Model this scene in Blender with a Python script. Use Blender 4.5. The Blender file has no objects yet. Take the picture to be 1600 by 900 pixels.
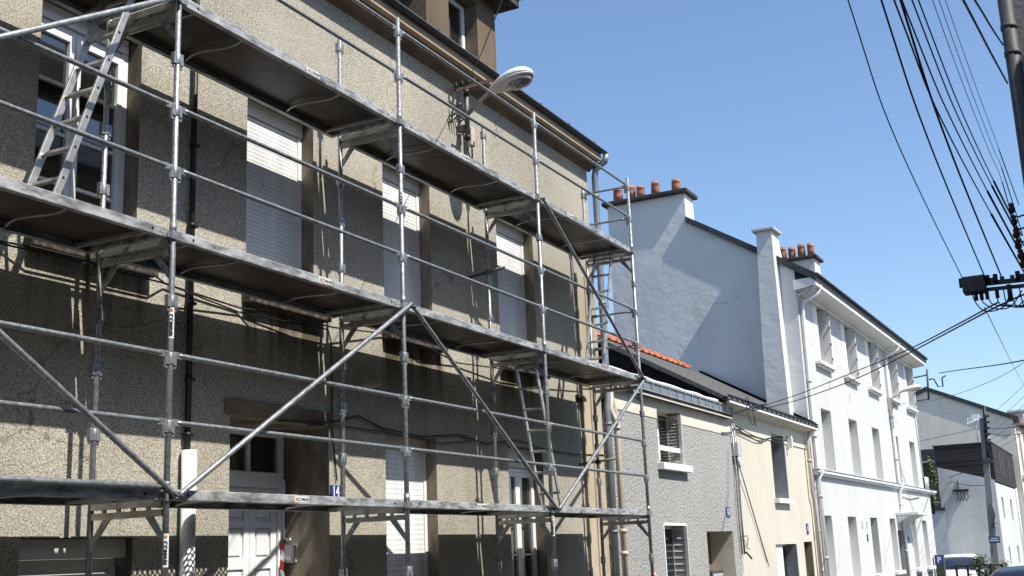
import bpy, math, random
from mathutils import Vector, Matrix
random.seed(7)
S = bpy.context.scene
COL = S.collection
R = math.radians

# ------------------------------------------------------------------ camera
F_PX, YAW, PITCH, ROLL = 1841.03, .4693, .2239, -.0407
cy, sy, cp, sp = math.cos(YAW), math.sin(YAW), math.cos(PITCH), math.sin(PITCH)
fw = Vector((cy*cp, sy*cp, sp)); r0 = Vector((sy, -cy, 0)); u0 = r0.cross(fw)
cr, sr = math.cos(ROLL), math.sin(ROLL)
rt = r0*cr + u0*sr; up = u0*cr - r0*sr
cam_d = bpy.data.cameras.new('camera'); cam = bpy.data.objects.new('camera', cam_d); COL.objects.link(cam)
m3 = Matrix((rt, up, -fw)).transposed()
cam.matrix_world = Matrix.Translation((0, 0, 1.6)) @ m3.to_4x4()
cam_d.sensor_width = 36; cam_d.lens = F_PX*36/1600; cam_d.clip_start = .05; cam_d.clip_end = 3000
S.camera = cam

# ------------------------------------------------------------------ sky, sun, exposure
SUN_DIR = Vector((.15, 1, -1.3)).normalized()          # direction the light travels
EL = math.asin(-SUN_DIR.z); ROT = math.atan2(-SUN_DIR.x, -SUN_DIR.y)
W = bpy.data.worlds.new('World'); S.world = W; W.use_nodes = True
wn = W.node_tree.nodes; wl = W.node_tree.links; wn.clear()
sky = wn.new('ShaderNodeTexSky'); sky.sky_type = 'NISHITA'; sky.sun_disc = False
sky.sun_elevation = EL; sky.sun_rotation = ROT; sky.air_density = 1.0; sky.dust_density = .7; sky.ozone_density = 4.0
bg = wn.new('ShaderNodeBackground'); bg.inputs[1].default_value = .148
wo = wn.new('ShaderNodeOutputWorld'); wl.new(sky.outputs[0], bg.inputs[0]); wl.new(bg.outputs[0], wo.inputs[0])
sd = bpy.data.lights.new('sun', 'SUN'); sd.energy = 5.0; sd.angle = R(.53); sd.color = (1, .955, .88)
so = bpy.data.objects.new('sun', sd); COL.objects.link(so); so.location = (0, -20, 30)
so.rotation_euler = SUN_DIR.to_track_quat('-Z', 'Y').to_euler()
S.view_settings.view_transform = 'Standard'; S.view_settings.look = 'None'
S.view_settings.exposure = .42; S.view_settings.gamma = 1.0
S.cycles.max_bounces = 6; S.cycles.diffuse_bounces = 2

# ------------------------------------------------------------------ material helpers
def new_mat(name):
    m = bpy.data.materials.new(name); m.use_nodes = True
    nt = m.node_tree; b = nt.nodes['Principled BSDF']
    return m, nt, b
def noise(nt, scale, detail=3, rough=.6, stretch=None, pos=None):
    if pos is None:
        g = nt.nodes.new('ShaderNodeNewGeometry'); pos = g.outputs['Position']
    if stretch:
        mp = nt.nodes.new('ShaderNodeMapping'); mp.inputs['Scale'].default_value = stretch
        nt.links.new(pos, mp.inputs['Vector']); pos = mp.outputs[0]
    n = nt.nodes.new('ShaderNodeTexNoise'); n.inputs['Scale'].default_value = scale
    n.inputs['Detail'].default_value = detail; n.inputs['Roughness'].default_value = rough
    nt.links.new(pos, n.inputs['Vector'])
    return n.outputs['Fac']
def ramp(nt, fac, stops):
    r = nt.nodes.new('ShaderNodeValToRGB'); e = r.color_ramp.elements
    while len(e) > 1: e.remove(e[-1])
    e[0].position, e[0].color = stops[0][0], (*stops[0][1], 1)
    for p, c in stops[1:]:
        k = e.new(p); k.color = (*c, 1)
    nt.links.new(fac, r.inputs[0]); return r.outputs[0]
def mix(nt, a, b, fac, mode='MIX'):
    x = nt.nodes.new('ShaderNodeMix'); x.data_type = 'RGBA'; x.blend_type = mode
    for sock, v in ((x.inputs[0], fac), (x.inputs[6], a), (x.inputs[7], b)):
        if hasattr(v, 'links') or hasattr(v, 'is_output'): nt.links.new(v, sock)
        elif isinstance(v, (int, float)): sock.default_value = v
        else: sock.default_value = (*v, 1)
    return x.outputs[2]
def bump(nt, b, fac, strength, dist):
    n = nt.nodes.new('ShaderNodeBump'); n.inputs['Strength'].default_value = strength
    n.inputs['Distance'].default_value = dist
    nt.links.new(fac, n.inputs['Height']); nt.links.new(n.outputs[0], b.inputs['Normal'])
def g3(v): return (v, v, v)

def crack(nt, scale, amount):
    # wandering hairline cracks: cell borders of a distorted Voronoi, broken up by noise
    g = nt.nodes.new('ShaderNodeNewGeometry'); n = nt.nodes.new('ShaderNodeTexNoise'); n.inputs['Scale'].default_value = 2.2; n.inputs['Detail'].default_value = 5
    nt.links.new(g.outputs['Position'], n.inputs['Vector'])
    a = nt.nodes.new('ShaderNodeVectorMath'); a.operation = 'SCALE'; a.inputs['Scale'].default_value = .9; nt.links.new(n.outputs['Color'], a.inputs[0])
    b = nt.nodes.new('ShaderNodeVectorMath'); b.operation = 'ADD'; nt.links.new(g.outputs['Position'], b.inputs[0]); nt.links.new(a.outputs[0], b.inputs[1])
    v = nt.nodes.new('ShaderNodeTexVoronoi'); v.feature = 'DISTANCE_TO_EDGE'; v.inputs['Scale'].default_value = scale; nt.links.new(b.outputs[0], v.inputs['Vector'])
    m = nt.nodes.new('ShaderNodeMapRange'); nt.links.new(v.outputs['Distance'], m.inputs[0])
    for i_, q in zip((1, 2, 3, 4), (.001, .006, amount, 0)): m.inputs[i_].default_value = q
    k = nt.nodes.new('ShaderNodeMapRange'); nt.links.new(noise(nt, .7, 2, .5), k.inputs[0])
    for i_, q in zip((1, 2, 3, 4), (.48, .56, 0, 1)): k.inputs[i_].default_value = q
    x = nt.nodes.new('ShaderNodeMath'); x.operation = 'MULTIPLY'; nt.links.new(m.outputs[0], x.inputs[0]); nt.links.new(k.outputs[0], x.inputs[1])
    return x.outputs[0]
def roughcast(name, dark, mid, light, scale, stain=(.72, 1.05), tint=(.62, .5, .38), st_amt=.5, p=(.36, .47, .58), bs=.7, stains=None):
    m, nt, b = new_mat(name)
    f = noise(nt, scale, 2, .65)
    c = ramp(nt, f, [(p[0], dark), (p[1], mid), (p[2], light)])
    big = noise(nt, .55, 5, .62, (1, 1, .7))
    c = mix(nt, c, ramp(nt, big, [(.3, g3(stain[0])), (.62, g3(stain[1]))]), 1.0, 'MULTIPLY')
    strk = noise(nt, 2.6, 4, .6, (1, 1, .13))
    k = ramp(nt, strk, [(.48, g3(0)), (.75, g3(st_amt))])
    c = mix(nt, c, mix(nt, c, tint, 1.0, 'MULTIPLY'), k)
    if stains:      # rain-washed dirt below the window sills: (x0, x1) spans, top z, bottom z
        g = nt.nodes.new('ShaderNodeNewGeometry'); sx = nt.nodes.new('ShaderNodeSeparateXYZ'); nt.links.new(g.outputs['Position'], sx.inputs[0])
        def mr(sock, a, b_, c0, c1):
            n = nt.nodes.new('ShaderNodeMapRange'); n.interpolation_type = 'SMOOTHSTEP'
            for i_, v in zip((1, 2, 3, 4), (a, b_, c0, c1)): n.inputs[i_].default_value = v
            nt.links.new(sock, n.inputs[0]); return n.outputs[0]
        def mm(op, p_, q_):
            n = nt.nodes.new('ShaderNodeMath'); n.operation = op
            for i_, v in ((0, p_), (1, q_)):
                if hasattr(v, 'is_output'): nt.links.new(v, n.inputs[i_])
                else: n.inputs[i_].default_value = v
            return n.outputs[0]
        tot = 0.0
        for a, b_ in stains:
            w = mm('MULTIPLY', mr(sx.outputs[0], a-.05, a+.1, 0, 1), mr(sx.outputs[0], b_-.1, b_+.05, 1, 0)); tot = mm('ADD', tot, w)
        zz = mm('MULTIPLY', mr(sx.outputs[2], 3.2, 4.05, 0, 1), mr(sx.outputs[2], 4.15, 4.25, 1, 0))
        st2 = mr(noise(nt, 5.5, 4, .65, (1, 1, .08)), .36, .6, .25, 1)
        k2 = mm('MULTIPLY', mm('MULTIPLY', tot, zz), st2)
        c = mix(nt, c, mix(nt, c, (.22, .18, .13), 1.0, 'MULTIPLY'), k2)
        # old repairs: smoother, paler patches
        pt = mr(noise(nt, .33, 2, .5, (1, 1, 1.6)), .57, .63, 0, .3); c = mix(nt, c, (.42, .385, .315), pt)
        c = mix(nt, c, (.04, .036, .03), crack(nt, .42, .5))
    nt.links.new(c, b.inputs['Base Color']); b.inputs['Roughness'].default_value = .95
    b.inputs['Specular IOR Level'].default_value = .15
    bump(nt, b, f, bs, .012)
    return m
def plain(name, col, rough=.6, metal=0, var=.12, scale=6, bs=0, bd=.003, spec=.4, stretch=None, col2=None, lo=.3, hi=.7):
    m, nt, b = new_mat(name)
    f = noise(nt, scale, 4, .65, stretch)
    c2 = col2 if col2 else tuple(max(0, x*(1-var*2.2)) for x in col)
    c1 = col if col2 else tuple(min(1, x*(1+var*.6)) for x in col)
    c = ramp(nt, f, [(lo, c2), (hi, c1)])
    nt.links.new(c, b.inputs['Base Color']); b.inputs['Roughness'].default_value = rough
    b.inputs['Metallic'].default_value = metal; b.inputs['Specular IOR Level'].default_value = spec
    if bs: bump(nt, b, f, bs, bd)
    return m

M = {}
M['roughcast'] = roughcast('beige_roughcast', (.12, .11, .09), (.365, .338, .275), (.59, .55, .455), 78, stain=(.78, 1.06), st_amt=.26, p=(.31, .47, .62), bs=.6, stains=((6.2, 7.5), (8.8, 10.1), (11.2, 12.6), (14.1, 15.5)))
M['grey_roughcast'] = roughcast('grey_roughcast', (.11, .108, .10), (.32, .315, .30), (.48, .47, .445), 30, stain=(.92, 1.03), tint=(.9, .86, .8), st_amt=.35, bs=.9)
M['cream_render'] = roughcast('cream_render', (.50, .455, .365), (.58, .535, .44), (.64, .60, .51), 60, stain=(.92, 1.02), tint=(.85, .74, .6), st_amt=.3, p=(.3, .42, .6), bs=.3)
M['cream_paint'] = plain('cream_paint', (.72, .66, .54), .8, var=.07, scale=3, bs=.1)
M['pilaster'] = roughcast('pilaster_render', (.30, .24, .16), (.47, .40, .29), (.58, .51, .38), 90, st_amt=.5, bs=.35)
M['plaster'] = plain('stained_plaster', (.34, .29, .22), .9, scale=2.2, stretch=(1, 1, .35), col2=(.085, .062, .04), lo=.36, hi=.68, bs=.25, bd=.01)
M['mould'] = plain('weathered_cornice', (.25, .185, .125), .9, scale=2.5, col2=(.10, .07, .045), bs=.2, bd=.01, stretch=(.6, 1, 1))
M['fascia'] = plain('brown_fascia', (.44, .345, .235), .8, var=.12, scale=2.5, bs=.1)
M['sill'] = plain('mossy_stone', (.13, .105, .08), .95, scale=14, col2=(.028, .021, .016), lo=.38, hi=.68, bs=.6, bd=.01)
M['dormer'] = roughcast('brown_roughcast', (.05, .034, .022), (.17, .125, .085), (.30, .235, .17), 90, st_amt=.8)
def painted_wall(name, col, bs, bsc, stain):
    m, nt, b = new_mat(name)
    f = noise(nt, bsc, 5, .6); big = noise(nt, .35, 4, .6); strk = noise(nt, 1.7, 4, .65, (1, 1, .16))
    c = mix(nt, col, ramp(nt, big, [(.3, g3(stain)), (.7, g3(1.0))]), 1.0, 'MULTIPLY')
    c = mix(nt, c, ramp(nt, strk, [(.45, g3(1.0)), (.8, (.90, .89, .87))]), 1.0, 'MULTIPLY')
    c = mix(nt, c, (.22, .21, .20), crack(nt, .22, .4))
    nt.links.new(c, b.inputs['Base Color']); b.inputs['Roughness'].default_value = .85
    b.inputs['Specular IOR Level'].default_value = .2
    bump(nt, b, f, bs, .035); return m
M['white_wall'] = painted_wall('white_wall_paint', (.60, .60, .575), .12, 6, .93)
M['gable_wall'] = painted_wall('white_gable_paint', (.73, .735, .715), .42, 3.4, .84)
M['grey_wall'] = painted_wall('grey_render', (.82, .75, .63), .2, 2, .92)
M['blue_white_wall'] = painted_wall('pale_wall_paint', (.62, .625, .62), .4, 2.5, .85)
M['beige_wall'] = painted_wall('pale_beige_render', (.66, .60, .50), .15, 4, .92)
M['white_pvc'] = plain('white_plastic', (.80, .80, .79), .35, var=.04, scale=3, spec=.5)
M['white_trim'] = plain('white_trim_paint', (.82, .81, .78), .6, var=.05, scale=4)
M['shutter'] = plain('shutter_plastic', (.83, .83, .82), .4, var=.11, scale=3, stretch=(1, 1, .3))
M['cream_box'] = plain('cream_shutter_box', (.62, .58, .5), .5, var=.06, scale=2)
M['door_paint'] = plain('white_door_paint', (.80, .81, .81), .45, var=.06, scale=4)
M['dark'] = plain('dark_interior', (.015, .014, .013), .9, var=.2)
def glass(name, col, rough=.04):
    m, nt, b = new_mat(name)
    f = noise(nt, 1.3, 3, .5)
    c = ramp(nt, f, [(.35, tuple(x*.55 for x in col)), (.65, col)])
    nt.links.new(c, b.inputs['Base Color']); b.inputs['Roughness'].default_value = rough
    b.inputs['Specular IOR Level'].default_value = .6; b.inputs['IOR'].default_value = 2.1
    bump(nt, b, noise(nt, .8, 2, .5), .05, .01)
    return m
M['glass'] = glass('window_glass', (.018, .019, .019))
M['glass_green'] = glass('car_glass', (.02, .028, .03), .05)
M['galv'] = plain('galvanised_steel', (.44, .455, .46), .48, .7, scale=22, col2=(.20, .21, .215), lo=.33, hi=.68, bs=.12)
M['galv_dark'] = plain('dull_galvanised_steel', (.20, .20, .195), .55, .5, scale=15, col2=(.10, .10, .10))
M['alu'] = plain('brushed_aluminium', (.60, .60, .58), .42, .6, scale=7, col2=(.38, .37, .35), lo=.35, hi=.7, bs=.1, stretch=(.35, 1, 2))
M['alu_deck'] = plain('scuffed_deck_aluminium', (.60, .605, .595), .5, .45, scale=11, col2=(.19, .19, .185), lo=.34, hi=.62, bs=.15, stretch=(.5, 1, 1.6))
M['ply'] = plain('film_faced_plywood', (.10, .075, .06), .42, var=.3, scale=3.5, col2=(.014, .011, .010), bs=.25, bd=.01, stretch=(1, 2, 1))
M['zinc'] = plain('zinc', (.29, .325, .36), .5, .45, scale=4, col2=(.19, .215, .245), lo=.35, hi=.7)
M['slate'] = plain('slate', (.055, .056, .06), .6, var=.25, scale=9, bs=.3, bd=.01)
M['slate_lit'] = plain('sunlit_slate', (.135, .13, .12), .75, scale=16, col2=(.055, .052, .048), lo=.38, hi=.66, bs=.6, bd=.02)  # paler copy of the slate, sunlit tone put into its colour
M['bitumen'] = plain('black_bitumen', (.012, .012, .013), .9, var=.3, scale=5, bs=.6, bd=.03, spec=.1)
M['black_metal'] = plain('black_paint', (.012, .012, .013), .5, var=.2)
M['pipe_dark'] = plain('dark_conduit', (.075, .077, .08), .6, .1, var=.2, scale=8)
M['pipe_beige'] = plain('beige_plastic_pipe', (.60, .51, .40), .5, var=.08, scale=3)
M['pipe_white'] = plain('white_plastic_pipe', (.76, .78, .80), .4, var=.04, scale=3)
M['terracotta'] = plain('terracotta', (.50, .215, .12), .8, scale=4.5, col2=(.17, .075, .05), bs=.2)
M['orange_tile'] = plain('orange_ridge_tile', (.62, .19, .095), .75, var=.3, scale=8, bs=.15)
M['cap_dark'] = plain('dark_chimney_cap', (.075, .06, .055), .9, var=.3, scale=6, bs=.3)
M['concrete'] = plain('pole_concrete', (.33, .32, .30), .95, scale=22, col2=(.18, .175, .165), bs=.6, bd=.008)
M['cable'] = plain('black_cable', (.012, .012, .015), .6, var=.2)
M['cable_grey'] = plain('grey_cable', (.06, .06, .06), .7, var=.2)
M['wood_dark'] = plain('dark_timber', (.06, .05, .045), .8, scale=5, col2=(.018, .016, .016), stretch=(.5, .5, 9))
M['blue_plate'] = plain('blue_enamel', (.02, .035, .22), .3, var=.1, spec=.6)
M['white_print'] = plain('white_print', (.85, .85, .85), .5, var=.02)
M['label_white'] = plain('label_film', (.78, .78, .76), .5, var=.06, scale=20)
M['ink'] = plain('dark_print', (.02, .024, .05), .6, var=.05)
M['ink_orange'] = plain('orange_print', (.55, .16, .03), .6, var=.05)
M['red'] = plain('red_film', (.55, .02, .02), .5, var=.08)
M['rust'] = plain('rusty_bracket', (.075, .03, .022), .8, var=.3, scale=12)
M['lamp_grey'] = plain('lamp_housing', (.50, .50, .48), .4, var=.06)
M['lamp_white'] = plain('lamp_cover', (.82, .83, .83), .35, var=.03)
def bowl_mat():
    m, nt, b = new_mat('lamp_bowl'); b.inputs['Base Color'].default_value = (.34, .34, .32, 1)
    f = noise(nt, 9, 3, .6); nt.links.new(ramp(nt, f, [(.38, g3(.04)), (.62, g3(.42))]), b.inputs['Base Color'])
    b.inputs['Roughness'].default_value = .08; b.inputs['Specular IOR Level'].default_value = .8; return m
M['bowl'] = bowl_mat()
M['asphalt'] = plain('asphalt', (.055, .055, .055), .9, var=.2, scale=30, bs=.3)
M['pavement'] = plain('pavement_concrete', (.09, .088, .085), .9, var=.15, scale=8)
M['kerb'] = plain('granite_kerb', (.28, .27, .26), .9, var=.2, scale=20)
M['leaf'] = plain('leaves', (.065, .10, .028), .7, scale=3, col2=(.03, .05, .016))
M['leaf_pale'] = plain('pale_leaves', (.20, .21, .09), .7, scale=3, col2=(.07, .085, .035))
M['bark'] = plain('bark', (.09, .07, .05), .9, var=.25, scale=12)
M['car_grey'] = plain('grey_car_paint', (.20, .205, .21), .28, .4, var=.03, spec=.6)
M['car_white'] = plain('white_car_paint', (.78, .78, .78), .3, var=.02, spec=.6)
M['rubber'] = plain('tyre_rubber', (.02, .02, .02), .9, var=.1)
M['flue'] = plain('flue_metal', (.12, .12, .12), .45, .6, var=.2, scale=20)

# ------------------------------------------------------------------ mesh builder
class MB:
    def __init__(s): s.v = []; s.f = []; s.smooth = []
    def quad(s, *pts, sm=False):
        i = len(s.v); s.v += [Vector(p) for p in pts]; s.f.append(tuple(range(i, i+len(pts)))); s.smooth.append(sm); return s
    def hexa(s, p):        # 8 points: bottom ring 0-3, top ring 4-7
        i = len(s.v); s.v += [Vector(q) for q in p]
        for a in ((0, 3, 2, 1), (4, 5, 6, 7), (0, 1, 5, 4), (1, 2, 6, 5), (2, 3, 7, 6), (3, 0, 4, 7)):
            s.f.append(tuple(i+k for k in a)); s.smooth.append(False)
        return s
    def box(s, x0, x1, y0, y1, z0, z1):
        return s.hexa([(x0, y0, z0), (x1, y0, z0), (x1, y1, z0), (x0, y1, z0), (x0, y0, z1), (x1, y0, z1), (x1, y1, z1), (x0, y1, z1)])
    def prism(s, poly, d):  # polygon (3D points) extruded along vector d
        i = len(s.v); n = len(poly); d = Vector(d)
        s.v += [Vector(p) for p in poly] + [Vector(p)+d for p in poly]
        s.f.append(tuple(range(i+n-1, i-1, -1))); s.f.append(tuple(range(i+n, i+2*n))); s.smooth += [False, False]
        for k in range(n):
            s.f.append((i+k, i+(k+1) % n, i+n+(k+1) % n, i+n+k)); s.smooth.append(False)
        return s
    def bar(s, p0, p1, w, h, upv=(0, 0, 1)):  # rectangular bar
        p0, p1 = Vector(p0), Vector(p1); d = (p1-p0).normalized(); a = d.cross(Vector(upv)).normalized(); b = a.cross(d)
        c = [a*sx*w/2+b*sz*h/2 for sx, sz in ((-1, -1), (1, -1), (1, 1), (-1, 1))]
        return s.hexa([p0+k for k in c]+[p1+k for k in c])
    def tube(s, pts, r, n=10, cap=True, r2=None):
        pts = [Vector(p) for p in pts]; rad = r if isinstance(r, (list, tuple)) else [r]*len(pts)
        if r2 is not None: rad = [r, r2]
        i0 = len(s.v); ref = None
        for k, p in enumerate(pts):
            d = (pts[min(k+1, len(pts)-1)]-pts[max(k-1, 0)]).normalized()
            if ref is None:
                ref = Vector((0, 0, 1)) if abs(d.z) < .9 else Vector((1, 0, 0))
            a = d.cross(ref).normalized(); b = a.cross(d); ref = b
            for q in range(n):
                t = 2*math.pi*q/n; s.v.append(p+a*math.cos(t)*rad[k]+b*math.sin(t)*rad[k])
        for k in range(len(pts)-1):
            for q in range(n):
                s.f.append((i0+k*n+q, i0+k*n+(q+1) % n, i0+(k+1)*n+(q+1) % n, i0+(k+1)*n+q)); s.smooth.append(True)
        if cap:
            s.f.append(tuple(i0+q for q in range(n-1, -1, -1))); s.smooth.append(False)
            e = i0+(len(pts)-1)*n; s.f.append(tuple(e+q for q in range(n))); s.smooth.append(False)
        return s
    def rings(s, rings, cap=True, sm=True):    # loft through rings of equal length
        i0 = len(s.v); n = len(rings[0])
        for r_ in rings: s.v += [Vector(p) for p in r_]
        for k in range(len(rings)-1):
            for q in range(n):
                s.f.append((i0+k*n+q, i0+k*n+(q+1) % n, i0+(k+1)*n+(q+1) % n, i0+(k+1)*n+q)); s.smooth.append(sm)
        if cap:
            s.f.append(tuple(i0+q for q in range(n-1, -1, -1))); s.smooth.append(False)
            e = i0+(len(rings)-1)*n; s.f.append(tuple(e+q for q in range(n))); s.smooth.append(False)
        return s
    def lathe(s, cx, cy_, prof, n=14):  # prof = [(r, z)...]
        return s.rings([[(cx+r_*math.cos(2*math.pi*q/n), cy_+r_*math.sin(2*math.pi*q/n), z) for q in range(n)] for r_, z in prof])

BASE = {}
def tag(o, label=None, cat=None, group=None, kind=None):
    for k, v in (('label', label), ('category', cat), ('group', group), ('kind', kind)):
        if v: o[k] = v
    return o
def link_to(o, origin, parent):
    COL.objects.link(o)
    pb = Vector((0, 0, 0))
    if parent is not None: o.parent = parent; pb = BASE[parent.name]
    o.location = Vector(origin)-pb; BASE[o.name] = Vector(origin)
def thing(name, loc, label, cat, group=None, rotz=None):
    o = bpy.data.objects.new(name, None); o.empty_display_size = .2; COL.objects.link(o); o.location = loc
    if rotz is not None: o.rotation_euler.z = rotz; BASE[o.name] = Vector((0, 0, 0))
    else: BASE[o.name] = Vector(loc)
    return tag(o, label, cat, group)
def obj(name, mb, mat, parent=None, bevel=0):
    xs = [v.x for v in mb.v]; ys = [v.y for v in mb.v]; zs = [v.z for v in mb.v]
    org = Vector(((min(xs)+max(xs))/2, (min(ys)+max(ys))/2, min(zs)))
    me = bpy.data.meshes.new(name); me.from_pydata([v-org for v in mb.v], [], mb.f)
    me.polygons.foreach_set('use_smooth', mb.smooth)
    mats = mat if isinstance(mat, (list, tuple)) else [mat]
    for k in mats: me.materials.append(M[k])
    me.update()
    o = bpy.data.objects.new(name, me); link_to(o, org, parent)
    if bevel:
        b = o.modifiers.new('bevel', 'BEVEL'); b.width = bevel; b.segments = 2; b.limit_method = 'ANGLE'; b.angle_limit = R(50)
    return o
def copy_part(o, delta, parent=None):
    c = o.copy(); COL.objects.link(c)
    p = parent or o.parent
    if p is not None: c.parent = p
    c.location = o.location+Vector(delta); return c
def copy_to(o, loc, parent=None):
    c = o.copy(); COL.objects.link(c); c.location = loc
    if parent is not None: c.parent = parent
    return c
def text(name, body, size, mat, parent, origin, xdir, ydir, ext=.0008, sx=1.0):
    cu = bpy.data.curves.new(name, 'FONT'); cu.body = body; cu.size = size; cu.align_x = 'CENTER'; cu.align_y = 'CENTER'; cu.extrude = ext
    cu.resolution_u = 3; cu.offset = size*.012
    t = bpy.data.objects.new(name+'_tmp', cu); COL.objects.link(t)
    dg = bpy.context.evaluated_depsgraph_get(); dg.update()
    me = bpy.data.meshes.new_from_object(t.evaluated_get(dg)); bpy.data.objects.remove(t); bpy.data.curves.remove(cu)
    x = Vector(xdir).normalized(); y = Vector(ydir).normalized(); z = x.cross(y)
    mt = Matrix((x*sx, y, z)).transposed()
    for v in me.vertices: v.co = mt @ v.co
    me.materials.clear(); me.materials.append(M[mat])
    o = bpy.data.objects.new(name, me); link_to(o, origin, parent); return o

def wall_grid(mb, x0, x1, z0, z1, openings, y):
    xs = sorted({x0, x1, *[v for o in openings for v in o[:2]]}); zs = sorted({z0, z1, *[v for o in openings for v in o[2:]]})
    xs = [x for x in xs if x0 <= x <= x1]; zs = [z for z in zs if z0 <= z <= z1]
    for i in range(len(xs)-1):
        for k in range(len(zs)-1):
            mx, mz = (xs[i]+xs[i+1])/2, (zs[k]+zs[k+1])/2
            if any(o[0] < mx < o[1] and o[2] < mz < o[3] for o in openings): continue
            mb.quad((xs[i], y, zs[k]), (xs[i+1], y, zs[k]), (xs[i+1], y, zs[k+1]), (xs[i], y, zs[k+1]))
def reveal(mb, o, y, d):
    a, b, c, e = o; y2 = y+d
    mb.quad((a, y, c), (a, y, e), (a, y2, e), (a, y2, c)); mb.quad((b, y, c), (b, y2, c), (b, y2, e), (b, y, e))
    mb.quad((a, y, e), (b, y, e), (b, y2, e), (a, y2, e)); mb.quad((a, y, c), (a, y2, c), (b, y2, c), (b, y, c))

# ------------------------------------------------------------------ ground
def gz(x): return 0 if x < 10 else -.012*(x-10)
mb = MB()
xs = [-60, -10, 0, 10, 30, 60, 110, 200, 2000]
for i in range(len(xs)-1):
    a, b = xs[i], xs[i+1]
    mb.quad((a, -2000 if a < -50 or b > 300 else -400, gz(a)-.15), (b, -2000 if a < -50 or b > 300 else -400, gz(b)-.15 if b < 300 else -2.6), (b, 2000, gz(b)-.15 if b < 300 else -2.6), (a, 2000, gz(a)-.15))
tag(obj('ground', mb, 'pavement'), kind='structure')
mb = MB()
for i in range(len(xs)-2):
    a, b = xs[i], xs[i+1]
    mb.quad((a, .7, gz(a)-.13), (b, .7, gz(b)-.13), (b, 5.7, gz(b)-.13), (a, 5.7, gz(a)-.13))
tag(obj('road', mb, 'asphalt'), kind='structure')
for nm, ya, yb in (('far_pavement', 5.85, 7.4), ('near_pavement', -2.5, .55)):
    mb = MB()
    for i in range(len(xs)-2):
        a, b = xs[i], xs[i+1]
        mb.hexa([(a, ya, gz(a)-.2), (b, ya, gz(b)-.2), (b, yb, gz(b)-.2), (a, yb, gz(a)-.2), (a, ya, gz(a)), (b, ya, gz(b)), (b, yb, gz(b)), (a, yb, gz(a))])
    tag(obj('pavement', mb, 'pavement'), kind='structure')
for ya in (5.702, .552):
    mb = MB()
    for i in range(len(xs)-2):
        a, b = xs[i], xs[i+1]; yb = ya+.146
        mb.hexa([(a, ya, gz(a)-.25), (b, ya, gz(b)-.25), (b, yb, gz(b)-.25), (a, yb, gz(a)-.25), (a, ya, gz(a)+.003), (b, ya, gz(b)+.003), (b, yb, gz(b)+.003), (a, yb, gz(a)+.003)])
    tag(obj('kerb', mb, 'kerb'), kind='structure')

# ------------------------------------------------------------------ house with scaffold
YW = 7.4; XE = 17.55; ZT = 7.93
HA = thing('house', (10, YW, 0), 'three storey house of stained beige roughcast behind the scaffold, with brown cornice and dormer', 'house')
UP = [(6.25, 7.37, 4.22, 6.33), (8.83, 9.93, 4.22, 6.33), (11.29, 12.37, 4.22, 6.33), (14.17, 15.33, 4.22, 6.33)]
G1 = (6.30, 7.44, .35, 1.88); DOOR = (8.63, 10.18, .02, 3.0); G2 = (11.26, 12.38, .5, 3.04); G3 = (14.27, 15.35, .45, 3.08)
EXTRA = [(1.1, 2.2, 4.22, 6.33), (1.1, 2.2, .6, 3.0), (3.7, 4.8, 4.22, 6.33)]
OPEN = UP+[G1, DOOR, G2, G3]+EXTRA
mb = MB(); wall_grid(mb, -6, XE, -.1, ZT, OPEN, YW)
mb.quad((XE, YW, -.1), (XE, 15, -.1), (XE, 15, ZT), (XE, YW, ZT)); mb.quad((-6, 15, -.1), (-6, YW, -.1), (-6, YW, ZT), (-6, 15, ZT))
obj('wall', mb, 'roughcast', HA)
mb = MB(); mb.box(16.80, 17.10, YW-.035, YW+.002, -.1, 5.98); mb.box(17.12, 17.52, YW-.04, YW+.002, -.1, 5.98)
obj('corner_pilaster', mb, 'pilaster', HA)
# smooth lintel over the door and smooth band of repaired render
mb = MB(); mb.box(8.55, 10.24, YW-.03, YW+.01, 3.005, 3.16); obj('door_lintel', mb, 'mould', HA, bevel=.01)
# cornice: profile in (y, z)
prof = [(7.40, 7.90), (7.36, 7.93), (7.34, 7.95), (7.30, 7.955), (7.235, 8.0), (7.205, 8.035), (7.40, 8.035)]
mb = MB(); mb.prism([(-6.1, y, z) for y, z in prof], (XE+6.2, 0, 0)); obj('cornice', mb, 'mould', HA)
mb = MB(); mb.box(-6.1, XE+.03, 7.13, 7.42, 8.037, 8.165); obj('fascia', mb, 'fascia', HA, bevel=.006)
gp = [(7.127, 8.19)]+[(7.085+.04*math.cos(t), 8.19-.035*math.sin(t)) for t in [math.pi*k/6 for k in range(7)]]+[(7.047, 8.194), (7.085, 8.17)]
mb = MB(); mb.prism([(-6.1, y, z) for y, z in gp], (XE+6.22, 0, 0)); gA = obj('gutter', mb, 'slate', HA)
mb = MB(); mb.tube([(-6.1, 7.04, 8.195), (XE+.12, 7.04, 8.195)], .009, 6); obj('gutter_bead', mb, 'galv', gA)
for i in range(22):
    mb = MB(); mb.box(-3.9+i*1.0, -3.87+i*1.0, 7.03, 7.12, 8.206, 8.222); obj('gutter_clip', mb, 'galv_dark', HA)
mb = MB(); mb.prism([(-6, 7.1, 8.17), (-6, 11.0, 10.9), (-6, 15.1, 8.1), (-6, 15.1, 8.0), (-6, 7.44, 8.0)], (XE+6.02, 0, 0)); obj('roof', mb, 'slate', HA)
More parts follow.
